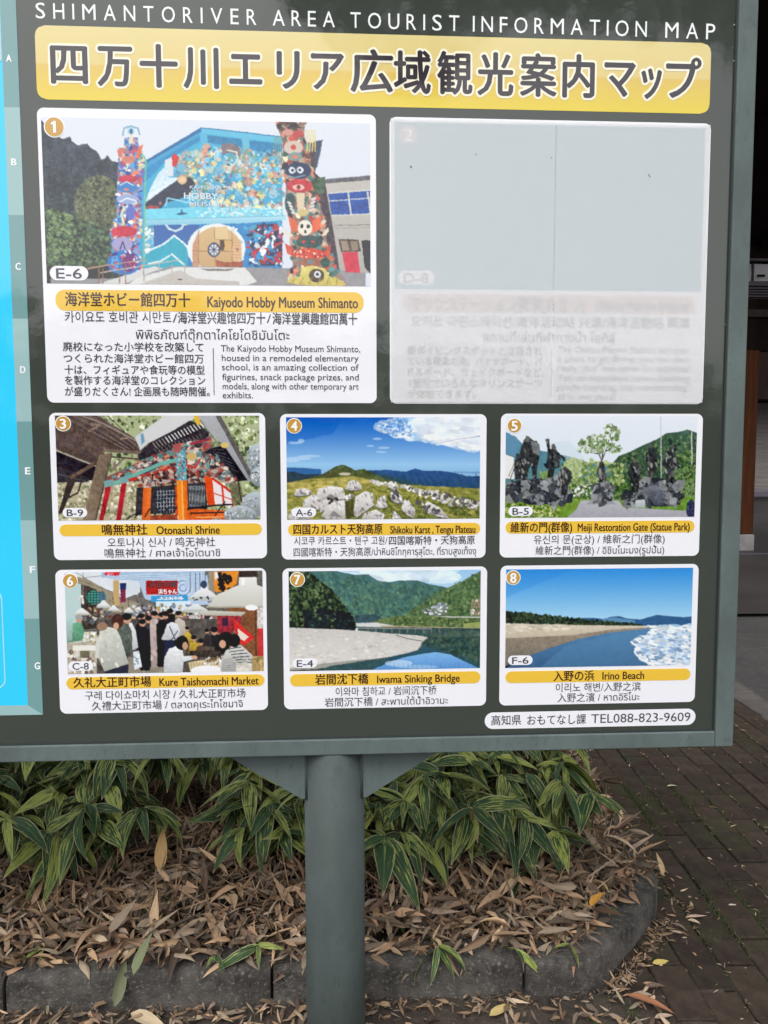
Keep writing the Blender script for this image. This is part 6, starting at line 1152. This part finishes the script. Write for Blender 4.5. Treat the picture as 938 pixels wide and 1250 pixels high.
# ================================================================ WHAT THE GLOSSY BOARD REFLECTS (behind the viewer)
M_LEAF = varied('tree leaves', (.030, .050, .020), (.060, .090, .035), scale=.8, rough=.6, bump=0, spec=.2); M_BARK = varied('bark', (.06, .045, .035), (.11, .085, .065), scale=5, rough=.9, bump=.6, bscale=15, stretch=(1, 1, .2))
def leaf_cloud(cents, per, size, rng):
    P = []
    for cx, cy, cz, r in cents:
        k = int(per * r * r); d = rng.normal(size=(k, 3)); d /= np.linalg.norm(d, axis=1)[:, None]; rad = r * rng.random(k) ** .4
        P.append(np.array([cx, cy, cz]) + d * rad[:, None] * [1, 1, .75])
    P = np.concatenate(P); n = len(P); A = rng.normal(size=(n, 3)); A /= np.linalg.norm(A, axis=1)[:, None]; B_ = np.cross(A, rng.normal(size=(n, 3))); B_ /= np.linalg.norm(B_, axis=1)[:, None]
    s_ = size * (.6 + .8 * rng.random(n))[:, None]; V = np.stack([P - A * s_, P + B_ * s_ * .45, P + A * s_, P - B_ * s_ * .45], 1).reshape(-1, 3); return V, n
def cloud_obj(name, cents, per, size, seed, parent=None):
    V, n = leaf_cloud(cents, per, size, np.random.default_rng(seed)); me = bpy.data.meshes.new(name); me.vertices.add(4 * n); me.vertices.foreach_set('co', V.astype(np.float32).ravel()); me.loops.add(4 * n); me.loops.foreach_set('vertex_index', np.arange(4 * n, dtype=np.int32)); me.polygons.add(n); me.polygons.foreach_set('loop_start', (np.arange(n) * 4).astype(np.int32)); me.update(calc_edges=True)
    return link(name, me, M_LEAF, parent)
def tree(x, y, h, r, label, seed, cents=None, per=260, size=.16, trunk_r=.16):
    e = empty('tree', (x, y, 0), label, 'tree'); rg = random.Random(seed); bm = bmesh.new()
    if cents is None: cents = [(x + rg.gauss(0, r * .45), y + rg.gauss(0, r * .45), h - r * .9 + rg.uniform(-.6, .6) * r, r * rg.uniform(.4, .62)) for _ in range(9)]
    tube(bm, [Vector((x, y, 0)), Vector((x + .05, y, h * .3)), Vector((x, y, h * .92))], trunk_r, trunk_r * .6, 9)
    for c in cents: tube(bm, [Vector((x, y, h * .9)), Vector(((x + c[0]) / 2, (y + c[1]) / 2, (h * .9 + c[2]) / 2 + .5)), Vector(c[:3])], trunk_r * .4, .02, 5)
    from_bm('trunk', bm, M_BARK, e, True); cloud_obj('crown', cents, per, size, seed, e); return e
# canopy reaching over the viewer, mirrored at the top of the board
cen = []
rg = random.Random(4)
for px, py, dy, r in ((395, -20, 7.6, .55), (430, 10, 7.8, .5), (470, 40, 8.0, .5), (500, 70, 8.2, .42), (520, 100, 8.3, .26), (540, 20, 7.9, .5), (600, -20, 8.1, .5), (650, -30, 8.0, .55), (700, 0, 8.4, .4), (760, -5, 8.0, .5), (820, 5, 8.2, .5), (880, 15, 8.4, .5), (910, 50, 8.6, .36), (860, -60, 8.2, .9), (740, -80, 8, 1.0), (600, -100, 8, 1.0), (470, -70, 7.8, .9), (370, -60, 7.6, .5), (530, -60, 8.6, .8), (680, -70, 8.4, .9), (910, -30, 8.8, .9)):
    X, Z = plane_pt(px, py, dy); cen.append((float(X), 2 * BD - dy, float(Z), r))
tree(6.4, -6.8, 10.0, 2, 'leafy tree behind the viewer, seen only mirrored along the top of the board', 8, cen, 420, .10, .2)
cw = []; rg = random.Random(6)
for k in range(60):
    px = -150 + k * 21; el = 352 + (437 - 352) * min(1.15, max(-.2, (px - 35) / 845)) + 16 * math.sin(k * 1.3) + 8 * math.sin(k * 3.1); dy = 24 + rg.uniform(-1.5, 1.5)
    X, Z = plane_pt(px, el + 18, dy); r = rg.uniform(.5, .9)
    for q in range(5): cw.append((float(X) + rg.gauss(0, .3), 2 * BD - dy + rg.gauss(0, .3), max(.3, float(Z) - r * .7 - q * .85), r))
o = cloud_obj('distant_wood', cw, 160, .17, 12); tag(o, 'low wood across the open ground behind the viewer, mirrored in the board', kind='stuff')
hb = box('hedge_bank', -22, 20, -24.5, -23, -.02, 2.6, M_LEAF); tag(hb, 'dark green bank under the wood behind the viewer', kind='structure')
